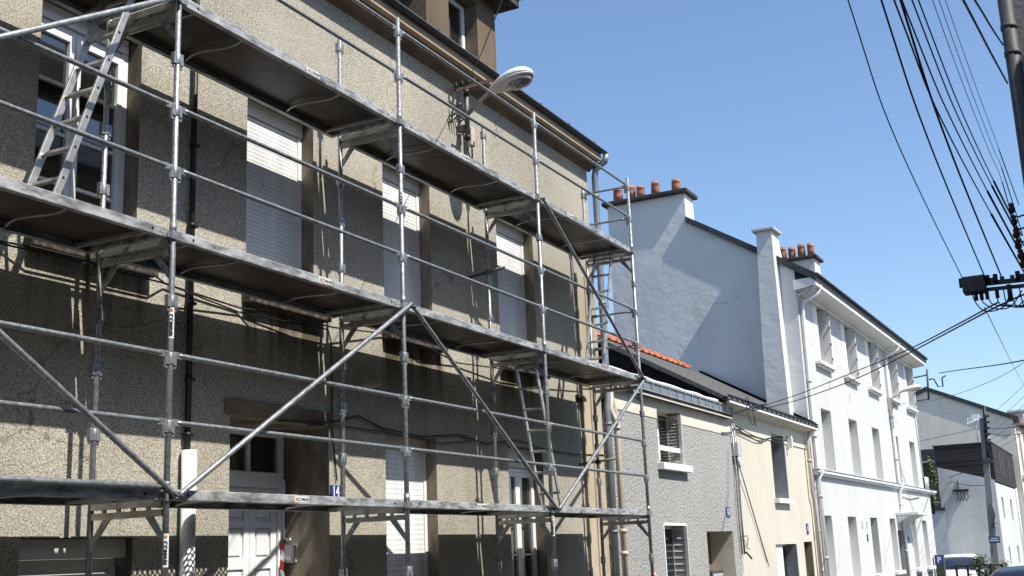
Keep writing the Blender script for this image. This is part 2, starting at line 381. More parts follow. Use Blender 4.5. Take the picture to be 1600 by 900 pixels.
# zinc downpipe at the corner
mb = MB(); mb.tube([(17.66, 7.06, 8.16), (17.66, 7.10, 8.05), (17.66, 7.28, 7.93), (17.66, 7.3, 7.8), (17.66, 7.3, 4.05), (17.62, 7.3, 3.9), (17.62, 7.3, .0)], .055, 12)
dpz = obj('downpipe', mb, 'zinc', HA)
for z in (7.45, 5.6, 3.6, 1.9):
    mb = MB(); mb.tube([(17.66 if z > 4 else 17.62, 7.3, z), (17.66 if z > 4 else 17.62, 7.3, z+.04)], .063, 12); obj('pipe_collar', mb, 'zinc', dpz)
mb = MB(); mb.tube([(8.01, 7.35, 7.9), (8.01, 7.35, 2.63)], .028, 10); bp = obj('downpipe', mb, 'black_metal', HA)
for z in (6.35, 5.47, 4.68, 3.95, 3.25, 2.75):
    mb = MB(); mb.tube([(8.01, 7.35, z), (8.01, 7.35, z+.04)], .037, 10); mb.box(8.03, 8.075, 7.33, 7.37, z+.005, z+.03); obj('pipe_collar', mb, 'black_metal', bp)
mb = MB(); mb.tube([(8.01, 7.325, 2.63), (8.01, 7.325, 0)], .068, 14); obj('pipe_shoe', mb, 'pipe_white', HA)

# dormer on the roof
D = HA
mb = MB(); dop = (13.36, 14.2, 8.3, 9.62)
wall_grid(mb, 12.75, 14.77, 8.16, 9.78, [dop], 7.6)
mb.quad((12.75, 7.6, 8.16), (12.75, 7.6, 9.78), (12.75, 9.6, 9.78), (12.75, 9.6, 8.16)); mb.quad((14.77, 7.6, 8.16), (14.77, 9.6, 8.16), (14.77, 9.6, 9.78), (14.77, 7.6, 9.78))
mb.box(14.772, 14.95, 7.95, 9.6, 8.16, 9.2)
DO = obj('dormer', mb, 'dormer', D)
mb = MB(); mb.box(10.4, 12.748, 7.95, 9.7, 8.3, 9.78); obj('set_back_wall', mb, 'cap_dark', DO)
mb = MB(); reveal(mb, dop, 7.6, .3); obj('reveal', mb, 'mould', DO)
mb = MB(); mb.box(10.2, 15.0, 7.28, 9.9, 9.782, 9.93); mb.box(10.15, 15.05, 7.22, 9.92, 9.932, 9.99); obj('slab', mb, 'cap_dark', DO, bevel=.02)
mb = MB()
for a in ((13.40, 13.47, 8.3, 9.6), (14.10, 14.18, 8.3, 9.6)): mb.box(a[0], a[1], 7.80, 7.86, a[2], a[3])
mb.box(13.47, 14.10, 7.803, 7.857, 9.52, 9.6); mb.box(13.47, 14.10, 7.803, 7.857, 8.3, 8.38)
obj('window_frame', mb, 'white_pvc', DO, bevel=.006)
mb = MB(); mb.box(13.45, 14.12, 7.83, 7.84, 8.35, 9.55); obj('window_pane', mb, 'glass', DO)

# windows of the house
def glazed(parent, o, yf, bars=(), mull=True, top=None, split=None, low=None):
    """two white sashes with glazing bars in opening o at depth yf"""
    a, b, c, e = o
    if top: e = top
    sp_ = split if split else (a+b)/2
    w = thing_part('window', parent)
    mb = MB(); fr = .055
    mb.box(a, a+fr, yf, yf+.07, c, e); mb.box(b-fr, b, yf, yf+.07, c, e)
    mb.box(a+fr, b-fr, yf+.002, yf+.068, e-fr, e); mb.box(a+fr, b-fr, yf+.002, yf+.068, c, c+fr)
    f = obj('window', mb, 'white_pvc', parent, bevel=.004)
    for x0, x1 in ((a+fr+.006, sp_-.003), (sp_+.003, b-fr-.006)):
        mb = MB(); s_ = .062; y0, y1 = yf-.018, yf+.05; z0, z1 = c+fr+.006, e-fr-.006
        mb.box(x0, x0+s_, y0, y1, z0, z1); mb.box(x1-s_, x1, y0, y1, z0, z1)
        mb.box(x0+s_, x1-s_, y0+.002, y1-.002, z1-s_, z1); mb.box(x0+s_, x1-s_, y0+.002, y1-.002, z0, z0+s_)
        for zb in bars: mb.box(x0+s_, x1-s_, y0+.012, y1-.012, zb-.014, zb+.014)
        if low: mb.box(x0+s_, x1-s_, y0+.006, y1-.006, z0+s_, low)
        obj('sash', mb, 'white_pvc', f, bevel=.004)
        mb = MB(); mb.box(x0+s_*.6, x1-s_*.6, yf+.018, yf+.026, z0+s_*.6, z1-s_*.6); obj('pane', mb, 'glass', f)
    return f
def thing_part(*a): return None
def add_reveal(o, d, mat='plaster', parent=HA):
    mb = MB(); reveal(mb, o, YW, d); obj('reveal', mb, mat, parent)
def shutter(o, yf, pitch, zbox, parent=HA, mat='shutter', box='cream_box'):
    a, b, c, e = o
    mb = MB(); mb.box(a, b, yf-.03, yf+.14, zbox, e-.002); sb = obj('roller_shutter', mb, box, parent, bevel=.006)
    mb = MB(); mb.box(a+.001, a+.06, yf-.012, yf+.03, c, zbox-.002); mb.box(b-.06, b-.001, yf-.012, yf+.03, c, zbox-.002); obj('guide_rail', mb, 'white_pvc', sb)
    n = int((zbox-c)/pitch); h = (zbox-.003-c)/n
    mb = MB()
    a1, b1 = a+.062, b-.062
    mb.rings([[(x, yf+.008, 0), (x, yf+.0015, h*.05), (x, yf, h*.4), (x, yf+.001, h*.93), (x, yf+.004, h*.988), (x, yf+.024, h*.988)] for x in (a1, b1)], sm=False)
    s0 = obj('slat', mb, mat, sb)
    for k in range(n):
        if k == 0: s0.location.z += c-0
        else: copy_part(s0, (0, random.uniform(-.0012, .0012), k*h))
def sill(o, parent=HA, ov=.06):
    mb = MB(); mb.box(o[0]-ov, o[1]+ov+.1, YW-.125, YW+.16, o[2]-.115, o[2]+.015); obj('sill', mb, 'sill', parent, bevel=.012)
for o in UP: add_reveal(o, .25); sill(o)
glazed(HA, UP[0], 7.575, bars=(5.655, 5.215, 4.785), top=6.19, split=6.76)
mb = MB(); mb.box(6.26, 7.36, 7.55, 7.64, 6.193, 6.328); obj('shutter_box', mb, 'white_pvc', HA, bevel=.006)
mb = MB(); mb.box(7.30, 7.365, 7.562, 7.60, 4.22, 6.19); obj('guide_rail', mb, 'white_pvc', HA)
for o in UP[1:]: shutter(o, 7.57, .043, 6.17)
add_reveal(G2, .25); shutter(G2, 7.56, .058, 2.88); sill(G2)
add_reveal(G3, .25); glazed(HA, G3, 7.56, top=2.80, low=None, bars=(1.62,), split=14.80); sill(G3)
mb = MB(); mb.box(14.28, 15.34, 7.53, 7.66, 2.803, 3.075); obj('shutter_box', mb, 'cream_box', HA, bevel=.006)
add_reveal(G1, .22)
mb = MB(); mb.box(6.31, 7.43, 7.46, 7.60, 1.72, 1.876); obj('shutter_box', mb, 'cream_box', HA, bevel=.006)
glazed(HA, (6.31, 7.43, .35, 1.66), 7.57, split=6.93); sill(G1)
mb = MB(); mb.box(6.33, 7.36, 7.52, 7.565, 1.64, 1.718); obj('shutter_slats', mb, 'cream_box', HA, bevel=.004)
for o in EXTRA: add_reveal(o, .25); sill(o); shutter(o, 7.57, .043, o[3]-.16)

# front door
add_reveal(DOOR, .72)
yd = 8.007
mb = MB(); mb.box(8.64, 9.10, yd-.02, yd+.06, .02, 2.99); mb.box(9.10, 9.2, yd-.03, yd+.06, .02, 2.99); mb.box(10.09, 10.175, yd-.03, yd+.06, .02, 2.99)
mb.box(9.2, 10.09, yd-.035, yd+.058, 2.40, 2.56); mb.box(9.2, 10.09, yd-.028, yd+.058, 2.93, 2.99); mb.box(9.58, 9.64, yd-.02, yd+.058, 2.56, 2.93)
df = obj('front_door', mb, 'door_paint', HA, bevel=.006)
mb = MB(); mb.box(9.2, 10.09, yd+.01, yd+.02, 2.55, 2.94); obj('transom_pane', mb, 'glass', df)
for x0, x1 in ((9.205, 9.655), (9.66, 10.085)):
    mb = MB(); y0 = yd
    zz = [.05, .2, .92, 1.06, 1.60, 1.74, 2.0, 2.14, 2.395]
    mb.box(x0, x0+.085, y0, yd+.05, .05, 2.395); mb.box(x1-.085, x1, y0, yd+.05, .05, 2.395)
    for za, zb in ((.05, .2), (.78, .9), (1.58, 1.68), (2.02-.03, 2.06), (2.28, 2.395)):
        mb.box(x0+.085, x1-.085, y0+.001, yd+.05, za, zb)
    lf = obj('leaf', mb, 'door_paint', df, bevel=.004)
    mb = MB()
    for za, zb in ((.2, .78), (.9, 1.58), (1.68, 1.99), (2.06, 2.28)):
        mb.box(x0+.085, x1-.085, yd+.022, yd+.04, za, zb); mb.box(x0+.12, x1-.12, yd+.008, yd+.03, za+.035, zb-.035)
    obj('panel', mb, 'door_paint', df, bevel=.006)
mb = MB(); mb.box(9.663, 9.68, yd-.03, yd+.002, 1.05, 1.2); mb.tube([(9.69, yd-.04, 1.12), (9.78, yd-.045, 1.12)], .009, 8); obj('handle', mb, 'galv', df)
# intercom box, white conduit in the door recess
mb = MB(); mb.box(10.115, 10.182, 7.80, 7.93, 1.625, 1.815); ic = obj('letter_box', mb, 'lamp_grey', HA, bevel=.015)
mb = MB(); mb.box(10.108, 10.117, 7.83, 7.90, 1.655, 1.70); obj('name_plate', mb, 'label_white', ic)
mb = MB(); mb.tube([(10.10, 8.0, 2.50), (10.15, 7.985, 2.52), (10.16, 7.965, 2.46), (10.16, 7.97, 1.95), (10.16, 7.96, 1.89), (10.16, 7.92, 1.86), (10.16, 7.88, 1.87)], .014, 8); obj('conduit', mb, 'pipe_white', HA)
# number plate 14
mb = MB(); mb.box(10.20, 10.375, YW-.014, YW-.002, 2.265, 2.405); np_ = obj('house_number', mb, 'blue_plate', HA, bevel=.004)
text('digits', '14', .155, 'white_print', np_, (10.288, YW-.0155, 2.335), (1, 0, 0), (0, 0, 1), sx=.82)
# cables clipped along the facade
def cable(pts, r, mat='cable', parent=HA, name='wall_cable'):
    mb = MB(); mb.tube(pts, r, 6); return obj(name, mb, mat, parent)
cable([(3, 7.37, 4.06), (5.9, 7.365, 4.09), (6.2, 7.27, 4.085), (7.5, 7.27, 4.10), (7.7, 7.365, 4.09), (8.7, 7.365, 4.04), (8.9, 7.27, 4.03), (10.1, 7.27, 4.05), (11.2, 7.365, 4.16), (12.0, 7.27, 4.1), (12.9, 7.365, 4.03), (14.1, 7.27, 4.08), (15.5, 7.27, 4.14), (17.3, 7.355, 4.16)], .009)
cable([(3, 7.38, 4.02), (6.2, 7.265, 4.05), (7.6, 7.265, 4.06), (8.7, 7.375, 4.0), (10.0, 7.265, 4.01), (10.2, 7.37, 3.9), (10.22, 7.38, 3.0), (10.3, 7.38, 2.45)], .008)
cable([(9.3, 7.36, 3.0), (9.75, 7.34, 3.02), (10.25, 7.37, 3.07), (10.68, 7.37, 3.17), (11.15, 7.375, 3.07), (12.0, 7.37, 3.03), (12.9, 7.375, 3.12), (13.6, 7.375, 3.05), (14.5, 7.37, 3.16), (15.4, 7.375, 3.08), (16.4, 7.37, 3.07), (17.5, 7.35, 3.12)], .010)
cable([(9.75, 7.35, 2.99), (10.3, 7.375, 3.03), (11.2, 7.375, 3.03), (12.4, 7.37, 2.98), (13.2, 7.375, 3.06)], .008, 'cable_grey')
mb = MB(); mb.tube([(10.72, 7.41, 3.49), (10.9, 7.22, 3.53)], .035, 10); obj('vent_stub', mb, 'pipe_beige', HA)
mb = MB(); mb.box(16.6, 16.84, 7.34, 7.40, 3.95, 4.0); mb.box(16.66, 16.8, 7.3, 7.38, 3.9, 3.96); obj('cable_clamp', mb, 'black_metal', HA)

# ------------------------------------------------------------------ low grey house and cream house
ZB = 0
HB = thing('house', (21, YW, 0), 'low house of grey speckled roughcast with zinc gutter and number 12, right of the scaffold', 'house')
XB0, XB1 = 17.72, 24.72
bw = (20.15, 21.42, 3.12, 4.13); bw2 = (20.14, 21.32, .4, 2.03); bd = (22.53, 24.25, .0, 1.93)
mb = MB(); wall_grid(mb, XB0, XB1, -.4, 3.93, [(20.15, 21.42, 3.12, 3.93), bw2, bd], YW)
mb.quad((XB0, YW, -.4), (XB0, YW, 4.4), (XB0, 15, 4.4), (XB0, 15, -.4))
obj('wall', mb, 'grey_roughcast', HB)
mb = MB(); wall_grid(mb, XB0, XB1, 3.93, 4.40, [(20.15, 21.42, 3.92, 4.13)], YW-.012)
mb.quad((XB0, YW-.012, 3.93), (XB1, YW-.012, 3.93), (XB1, YW, 3.93), (XB0, YW, 3.93)); obj('frieze', mb, 'cream_paint', HB)
mb = MB(); mb.box(17.6, 24.45, 7.27, 7.41, 4.27, 4.33); mb.box(17.6, 24.45, 7.262, 7.272, 4.28, 4.30); obj('eaves_board', mb, 'mould', HB)
mb = MB(); mb.box(17.6, 24.4, 7.262, 7.268, 4.262, 4.279); obj('eaves_trim', mb, 'white_trim', HB)
mb = MB(); mb.box(17.6, 24.5, 7.256, 7.40, 4.335, 4.345); mb.box(17.6, 24.5, 7.25, 7.256, 4.335, 4.51); gB = obj('gutter', mb, 'zinc', HB)
mb = MB(); mb.box(17.6, 24.5, 7.225, 7.248, 4.50, 4.53); mb.box(17.6, 24.5, 7.235, 7.249, 4.34, 4.355); obj('gutter_bead', mb, 'alu', gB)
for i in range(16):
    mb = MB(); x = 17.9+i*.43; mb.box(x, x+.03, 7.232, 7.249, 4.356, 4.499); obj('gutter_hook', mb, 'alu', gB)
mb = MB(); mb.prism([(17.6, 7.27, 4.50), (17.6, 7.35, 4.56), (17.6, 12, 6.30), (17.6, 12, 6.2), (17.6, 7.35, 4.42)], (6.0, 0, 0)); obj('roof', mb, 'zinc', HB)
pts = [(17.6+i*.2, 7.30+.006*math.sin(i*1.3), 4.56+.008*math.sin(i*.9)) for i in range(31)]
mb = MB(); mb.tube(pts, .035, 8); obj('roof_flashing', mb, 'white_trim', HB)
def house_window(parent, o, d=.22, rmat='cream_paint', fr='white_trim', y=YW, glass_='glass', nsash=2):
    mb = MB(); reveal(mb, o, y, d); obj('reveal', mb, rmat, parent)
    a, b, c, e = o; mb = MB(); w = .05; yf = y+d-.05
    mb.box(a, a+w, yf, yf+.05, c, e); mb.box(b-w, b, yf, yf+.05, c, e); mb.box(a+w, b-w, yf+.002, yf+.048, e-w, e); mb.box(a+w, b-w, yf+.002, yf+.048, c, c+w)
    if nsash == 2: mb.box((a+b)/2-.04, (a+b)/2+.04, yf-.01, yf+.046, c+w, e-w)
    f = obj('window', mb, fr, parent); mb = MB(); mb.box(a+w*.6, b-w*.6, yf+.02, yf+.028, c+w*.6, e-w*.6); obj('pane', mb, glass_, f); return f
def slat_shutter(parent, o, mat, y, sx):     # a folded louvred shutter standing in the reveal
    a, b, c, e = o; x = b-.035 if sx > 0 else a+.035
    mb = MB(); mb.box(x-.03, x+.03, y+.02, y+.08, c, e); mb.box(x-.03, x+.03, y+.30, y+.36, c, e)
    mb.box(x-.028, x+.028, y+.08, y+.30, e-.09, e-.01); mb.box(x-.028, x+.028, y+.08, y+.30, c+.01, c+.1)
    for k in range(12):
        h_ = (e-c-.24)/12; z = c+.12+k*h_; mb.hexa([(x-.026, y+.08, z), (x-.018, y+.08, z), (x-.018, y+.30, z), (x-.026, y+.30, z), (x+.016, y+.08, z+h_*1.0), (x+.024, y+.08, z+h_*1.0), (x+.024, y+.30, z+h_*1.0), (x+.016, y+.30, z+h_*1.0)])
    return obj('shutter', mb, mat, parent)
house_window(HB, (20.15, 21.42, 3.12, 4.13), .28); slat_shutter(HB, (20.15, 21.42, 3.15, 4.1), 'lamp_grey', YW-.06, 1)
mb = MB(); mb.box(20.05, 21.62, 7.27, 7.43, 3.01, 3.135); obj('sill', mb, 'white_trim', HB, bevel=.01)
mb = MB(); mb.box(20.17, 21.41, 7.415, 7.45, 3.375, 3.46); obj('window_bar', mb, 'white_trim', HB)
house_window(HB, bw2, .28, 'white_trim'); slat_shutter(HB, bw2, 'lamp_grey', YW-.06, 1)
mb = MB(); mb.box(20.10, 20.14, YW-.015, YW+.01, .4, 2.06); mb.box(21.32, 21.37, YW-.015, YW+.01, .4, 2.06); mb.box(20.14, 21.32, YW-.014, YW+.009, 2.03, 2.075); obj('window_surround', mb, 'white_trim', HB)
mb = MB(); reveal(mb, bd, YW, .55); obj('reveal', mb, 'cream_paint', HB)
mb = MB(); mb.box(22.54, 24.24, 7.9, 7.95, 0, 1.92); obj('front_door', mb, 'plaster', HB)
mb = MB(); mb.box(23.36, 24.12, 7.62, 7.72, .75, 1.16); lb = obj('letter_box', mb, 'pipe_dark', HB, bevel=.015)
mb = MB(); mb.box(23.42, 24.06, 7.61, 7.621, 1.05, 1.10); obj('slot', mb, 'lamp_grey', lb)
mb = MB(); mb.box(23.05, 23.16, 7.62, 7.7, .6, 1.13); obj('door_post', mb, 'white_trim', HB)
mb = MB(); mb.box(23.98-.10, 23.98+.14, YW-.016, YW-.002, 2.22, 2.42); n12 = obj('house_number', mb, 'blue_plate', HB)
text('digits', '12', .17, 'white_print', n12, (24.0, YW-.0175, 2.32), (1, 0, 0), (0, 0, 1))
# beige downpipe between the two houses
mb = MB(); mb.tube([(17.8, 7.3, 4.34), (17.8, 7.3, 4.1), (17.93, 7.28, 3.75), (17.93, 7.28, 3.6), (17.93, 7.28, .0)], .05, 12); dp = obj('downpipe', mb, 'pipe_beige', HB)
for z in (3.55, 2.1, 1.9, 1.55):
    mb = MB(); mb.tube([(17.93, 7.28, z), (17.93, 7.28, z+.06)], .062, 12); obj('pipe_collar', mb, 'pipe_beige', dp)
mb = MB(); mb.tube([(17.8, 7.3, 4.2), (17.78, 7.32, 3.9), (17.86, 7.28, 3.7), (17.9, 7.28, 3.62)], .05, 10); obj('pipe_branch', mb, 'cream_paint', HB)
# service cables at the joint with the cream house
for k, (x, y) in enumerate(((24.62, 7.35), (24.74, 7.34), (24.84, 7.36))):
    cable([(x, y, 4.2), (x+.02, y, 3.2), (x-.02, y, 2.2), (x+.01, y, 1.45)], .018, 'galv' if k < 2 else 'cable_grey', HB, 'service_cable')
mb = MB(); mb.box(24.62, 24.9, 7.26, 7.4, 3.5, 3.78); mb.tube([(24.7, 7.3, 3.5), (24.72, 7.28, 3.25)], .03, 8); obj('junction_box', mb, 'lamp_grey', HB)
mb = MB(); mb.tube([(24.7, 7.36, 1.82), (25.05, 7.34, 1.83), (25.12, 7.34, 1.78), (24.95, 7.34, 1.58), (25.2, 7.35, 1.55)], .010, 6); mb.tube([(24.75, 7.3, 1.5), (24.8, 7.2, 1.35)], .02, 6); obj('wire_loop', mb, 'cable', HB)

HC = thing('house', (28.3, YW, 0), 'low cream rendered house with sloping white eaves between grey house and tall white building', 'house')
XC0, XC1 = 24.73, 31.5
cw = (27.85, 28.95, 2.68, 4.22); cw2 = (27.5, 29.38, .4, 1.63); cd = (30.18, 31.0, -.2, 1.67)
mb = MB(); wall_grid(mb, XC0, XC1, -.4, 4.05, [(27.85, 28.95, 2.68, 4.05), cw2, cd], YW+.004)
obj('wall', mb, 'cream_render', HC)
mb = MB(); wall_grid(mb, XC0, XC1, 4.05, 4.45, [(27.85, 28.95, 4.04, 4.22)], YW-.02)
mb.quad((XC0, YW-.02, 4.05), (XC1, YW-.02, 4.05), (XC1, YW+.004, 4.05), (XC0, YW+.004, 4.05)); obj('frieze', mb, 'cream_paint', HC)
mb = MB(); mb.prism([(23.85, 7.14, 4.53), (23.85, 7.385, 4.43), (23.85, 7.385, 4.50), (23.85, 7.14, 4.59)], (31.6-23.85, 0, 0)); obj('eaves_soffit', mb, 'cream_paint', HC)
mb = MB(); mb.box(23.65, 31.6, 7.10, 7.25, 4.595, 4.605); mb.box(23.65, 31.6, 7.094, 7.10, 4.595, 4.68); gC = obj('gutter', mb, 'galv_dark', HC)
mb = MB(); mb.box(23.65, 31.6, 7.072, 7.093, 4.675, 4.70); mb.box(23.65, 31.6, 7.072, 7.093, 4.58, 4.596); obj('gutter_bead', mb, 'black_metal', gC)
mb = MB(); mb.box(23.7, 31.6, 7.076, 7.13, 4.535, 4.578); obj('gutter_board', mb, 'white_trim', gC)
for i in range(20):
    mb = MB(); x = 23.9+i*.39; mb.box(x, x+.05, 7.074, 7.092, 4.597, 4.674); obj('gutter_hook', mb, 'black_metal', gC)
mb = MB(); mb.prism([(23.55, 7.13, 4.66), (23.55, 10.25, 6.42), (23.55, 14, 4.4), (23.55, 14, 4.2), (23.55, 10.25, 6.29), (23.55, 7.2, 4.61)], (31.88-23.55, 0, 0)); obj('roof', mb, 'slate_lit', HC)
mb = MB(); mb.prism([(23.62, 7.22, 4.60), (23.62, 10.25, 6.30), (23.62, 13.5, 4.6), (23.62, 13.5, 3), (23.62, 7.6, 3.9), (23.62, 7.45, 4.45)], (.15, 0, 0)); obj('gable', mb, 'bitumen', HC)
mb = MB(); mb.prism([(31.80, 7.2, 4.78), (31.80, 10.3, 6.52), (31.80, 10.3, 6.40), (31.80, 7.2, 4.66)], (.085, 0, 0)); obj('roof_flashing', mb, 'bitumen', HC)
for i in range(16):        # ridge tiles
    x = 23.6+i*.43; mb = MB(); n = 7
    ring = lambda xx, r_: [(xx, 10.25+r_*math.cos(math.pi*q/(n-1)), 6.40+r_*.85*math.sin(math.pi*q/(n-1))) for q in range(n)]
    w_ = random.uniform(-.008, .008); mb.rings([ring(x, .095+w_), ring(x+.30, .12+w_), ring(x+.32, .165+w_), ring(x+.42, .165+w_), ring(x+.435, .12)], sm=False); obj('ridge_tile', mb, 'orange_tile', HC)
house_window(HC, cw, .3, 'cream_paint'); mb = MB(); mb.box(28.87, 28.93, YW-.05, YW+.24, 2.7, 4.19); obj('shutter', mb, 'zinc', HC)
mb = MB(); mb.box(27.75, 29.1, 7.28, 7.42, 2.58, 2.69); obj('sill', mb, 'white_trim', HC)
house_window(HC, cw2, .3, 'cream_paint'); mb = MB(); mb.box(29.30, 29.36, YW-.02, YW+.26, .42, 1.61); obj('shutter', mb, 'zinc', HC)
mb = MB(); mb.box(27.52, 28.3, YW+.06, YW+.10, .42, 1.6); obj('shutter', mb, 'white_trim', HC)
mb = MB(); reveal(mb, cd, YW, .4); mb.quad((30.18, 7.8, -.2), (31.0, 7.8, -.2), (31.0, 7.8, 1.67), (30.18, 7.8, 1.67)); obj('front_door', mb, 'plaster', HC)
mb = MB(); mb.box(30.55, 30.75, YW-.016, YW-.002, 1.86, 2.12); n10 = obj('house_number', mb, 'blue_plate', HC)
text('digits', '10', .16, 'white_print', n10, (30.65, YW-.0175, 1.99), (1, 0, 0), (0, 0, 1), sx=.8)
mb = MB(); mb.tube([(31.2, 7.16, 4.58), (31.17, 7.25, 4.4), (31.15, 7.3, 4.2), (31.15, 7.3, 2.9), (31.3, 7.3, 2.7), (31.35, 7.3, -.3)], .05, 10); dp = obj('downpipe', mb, 'pipe_beige', HC)
for z in (3.7, 1.9, .9):
    mb = MB(); xx = 31.15 if z > 2.8 else 31.35; mb.tube([(xx, 7.3, z), (xx, 7.3, z+.07)], .065, 10); obj('pipe_collar', mb, 'pipe_beige', dp)
cable([(24.9, 7.33, 4.15), (26.2, 7.36, 4.05), (27.0, 7.36, 4.0), (27.7, 7.37, 4.1), (29.9, 7.37, 4.15)], .012, 'cable_grey', HC)
cable([(24.9, 7.33, 4.1), (26.4, 7.36, 3.95), (27.1, 7.36, 3.98)], .01, 'cable_grey', HC)
cable([(24.9, 7.34, 3.3), (26.0, 7.37, 2.0), (26.6, 7.38, 1.25)], .01, 'cable_grey', HC)
cable([(24.92, 7.33, 3.25), (26.05, 7.365, 1.95), (26.7, 7.375, 1.15)], .008, 'cable_grey', HC)
mb = MB(); mb.box(29.28, 29.36, 7.25, 7.39, 3.95, 4.25); mb.box(29.4, 29.52, 7.28, 7.38, 4.08, 4.2); obj('alarm_box', mb, 'white_trim', HC)

# ------------------------------------------------------------------ tall white building (local frame: u along the street, v into the depth)
HD = thing('building', (31.9, YW, 0), 'tall white three storey building with deep eaves, string course and terracotta chimney pots', 'building', rotz=R(-.5))
dz0 = -.7
top = [(.0+1.67-.02+3.62*i, 2.93+3.58*i, 6.68, 8.38) for i in range(5)]
mid = [(1.55+3.54*i, 2.75+3.53*i, 3.62, 5.34) for i in range(5)]
gro = [(.41+3.2*i, 1.6+3.14*i, .62, 2.35) for i in range(4)]+[(11.25, 12.25, -.5, 1.95), (14.1, 15.08, .60, 2.33), (16.55, 17.6, .60, 2.33)]
mb = MB(); wall_grid(mb, 0, 17.95, 3.35, 8.47, top+mid, 0); wall_grid(mb, 0, 19.2, dz0, 3.35, gro, 0)
mb.quad((17.95, 0, 3.35), (17.95, 8, 3.35), (17.95, 8, 8.47), (17.95, 0, 8.47)); mb.quad((19.2, 0, dz0), (19.2, 8, dz0), (19.2, 8, 3.5), (19.2, 0, 3.5))
mb.quad((17.95, 0, 3.35), (19.2, 0, 3.35), (19.2, 8, 3.5), (17.95, 8, 3.5))
obj('wall', mb, 'white_wall', HD)
# gable end facing the camera; outline in (v, z): roof slopes back from the street
gab = [(-.0, dz0), (5.45, dz0), (5.45, 9.498), (2.998, 9.498), (2.998, 10.9), (0, 9.05), (0, 8.44)]
mb = MB(); mb.prism([(-.002, v, z) for v, z in gab], (.3, 0, 0)); obj('gable_wall', mb, 'gable_wall', HD)
mb = MB(); mb.prism([(-.12, -.6, 8.62), (-.12, 2.99, 10.91), (-.12, 2.99, 11.07), (-.12, -.62, 8.84)], (18.5, 0, 0)); obj('roof', mb, 'slate', HD)
mb = MB(); mb.prism([(-.10, -.58, 8.52), (-.10, .03, 8.44), (-.10, .03, 8.72), (-.10, -.58, 8.74)], (18.35, 0, 0)); obj('eaves', mb, 'white_trim', HD)
mb = MB(); mb.box(.32, 17.9, -.10, -.002, 8.36, 8.45); obj('eaves_moulding', mb, 'white_trim', HD)
mb = MB(); mb.tube([(-.1, -.64, 8.80), (18.3, -.64, 8.80)], .05, 8); obj('gutter', mb, 'slate', HD)
# corner return (set-back strip between gable and downpipe)
mb = MB(); mb.box(0.0, 20.1, -.16, -.003, 3.46, 3.53); mb.box(0.0, 20.1, -.11, -.002, 3.40, 3.458); obj('string_course', mb, 'white_trim', HD, bevel=.006)
mb = MB(); mb.box(0.0, 20.12, -.175, 0, 3.532, 3.556); obj('course_flashing', mb, 'zinc', HD)
def dwin(o, d, kind):
    mb = MB(); reveal(mb, o, 0, d); obj('reveal', mb, 'white_wall', HD)
    a, b, c, e = o; w = .05; yf = d-.06
    if kind == 'shut':
        mb = MB()
        for x0, x1 in ((a+.01, (a+b)/2-.004), ((a+b)/2+.004, b-.01)):
            mb.box(x0, x1, yf, yf+.04, c+.01, e-.01)
            for zz in (c+.25, (c+e)/2, e-.25): mb.box(x0+.02, x1-.02, yf-.015, yf+.002, zz, zz+.06)
        f = obj('shutter', mb, 'white_trim', HD)
        mb = MB()
        for zz in (c+.15, (c+e)/2, e-.3): mb.box((a+b)/2-.08, (a+b)/2-.03, yf-.03, yf+.001, zz, zz+.05)
        mb.box((a+b)/2-.12, (a+b)/2+.0, yf-.02, yf+.001, e-.42, e-.12)
        obj('hinge', mb, 'lamp_grey', f)
    else:
        mb = MB(); mb.box(a, a+w, yf, yf+.05, c, e); mb.box(b-w, b, yf, yf+.05, c, e); mb.box(a+w, b-w, yf+.002, yf+.048, e-w, e); mb.box(a+w, b-w, yf+.002, yf+.048, c, c+w); mb.box((a+b)/2-.035, (a+b)/2+.035, yf-.01, yf+.046, c+w, e-w)
        f = obj('window', mb, 'white_trim', HD); mb = MB(); mb.box(a+w*.6, b-w*.6, yf+.02, yf+.028, c+w*.6, e-w*.6); obj('pane', mb, 'glass', f)
for o in top:
    dwin(o, .22, 'glass'); a, b, c, e = o
    mb = MB(); mb.box(a+.0, a+.55, -.01, .03, c+.02, e-.03); obj('shutter', mb, 'white_trim', HD)
    mb = MB()
    mb.box(b-.06, b-.01, -.20, .18, c+.02, e-.02); f = obj('shutter', mb, 'white_trim', HD, bevel=.006)
    mb = MB()
    for zz in (c+.15, c+.6, e-.6, e-.2): mb.box(b-.09, b-.058, -.212, -.17, zz, zz+.06)
    obj('hinge', mb, 'plaster', f)
    mb = MB(); mb.box(a-.2, b+.42, -.17, .02, c-.10, c-.005); mb.box(a-.12, b+.34, -.11, .015, c-.16, c-.102); obj('sill', mb, 'white_trim', HD, bevel=.008)
for o in mid: dwin(o, .34, 'shut')
for i, o in enumerate(gro):
    if i == 4:
        mb = MB(); reveal(mb, o, 0, .4); obj('reveal', mb, 'white_wall', HD)
        mb = MB(); mb.box(o[0]+.01, o[1]-.01, .3, .36, o[2], o[3]-.3); mb.box(o[0]+.3, o[1]-.3, .28, .30, .2, 1.5); obj('front_door', mb, 'pipe_dark', HD)
        mb = MB(); mb.box(o[0]+.01, o[1]-.01, .31, .33, o[3]-.28, o[3]-.01); obj('pane', mb, 'glass', HD)
    else:
        dwin(o, .42, 'glass' if i == 2 else 'shut')
        mb = MB(); mb.box(o[0]-.08, o[1]+.25, -.14, .02, o[2]-.12, o[2]-.004); obj('sill', mb, 'white_trim', HD, bevel=.008)
        mb = MB(); mb.box(o[0]+.1, o[1]+.1, -.012, .004, o[2]-.50, o[2]-.22); obj('cellar_vent', mb, 'pipe_dark', HD)
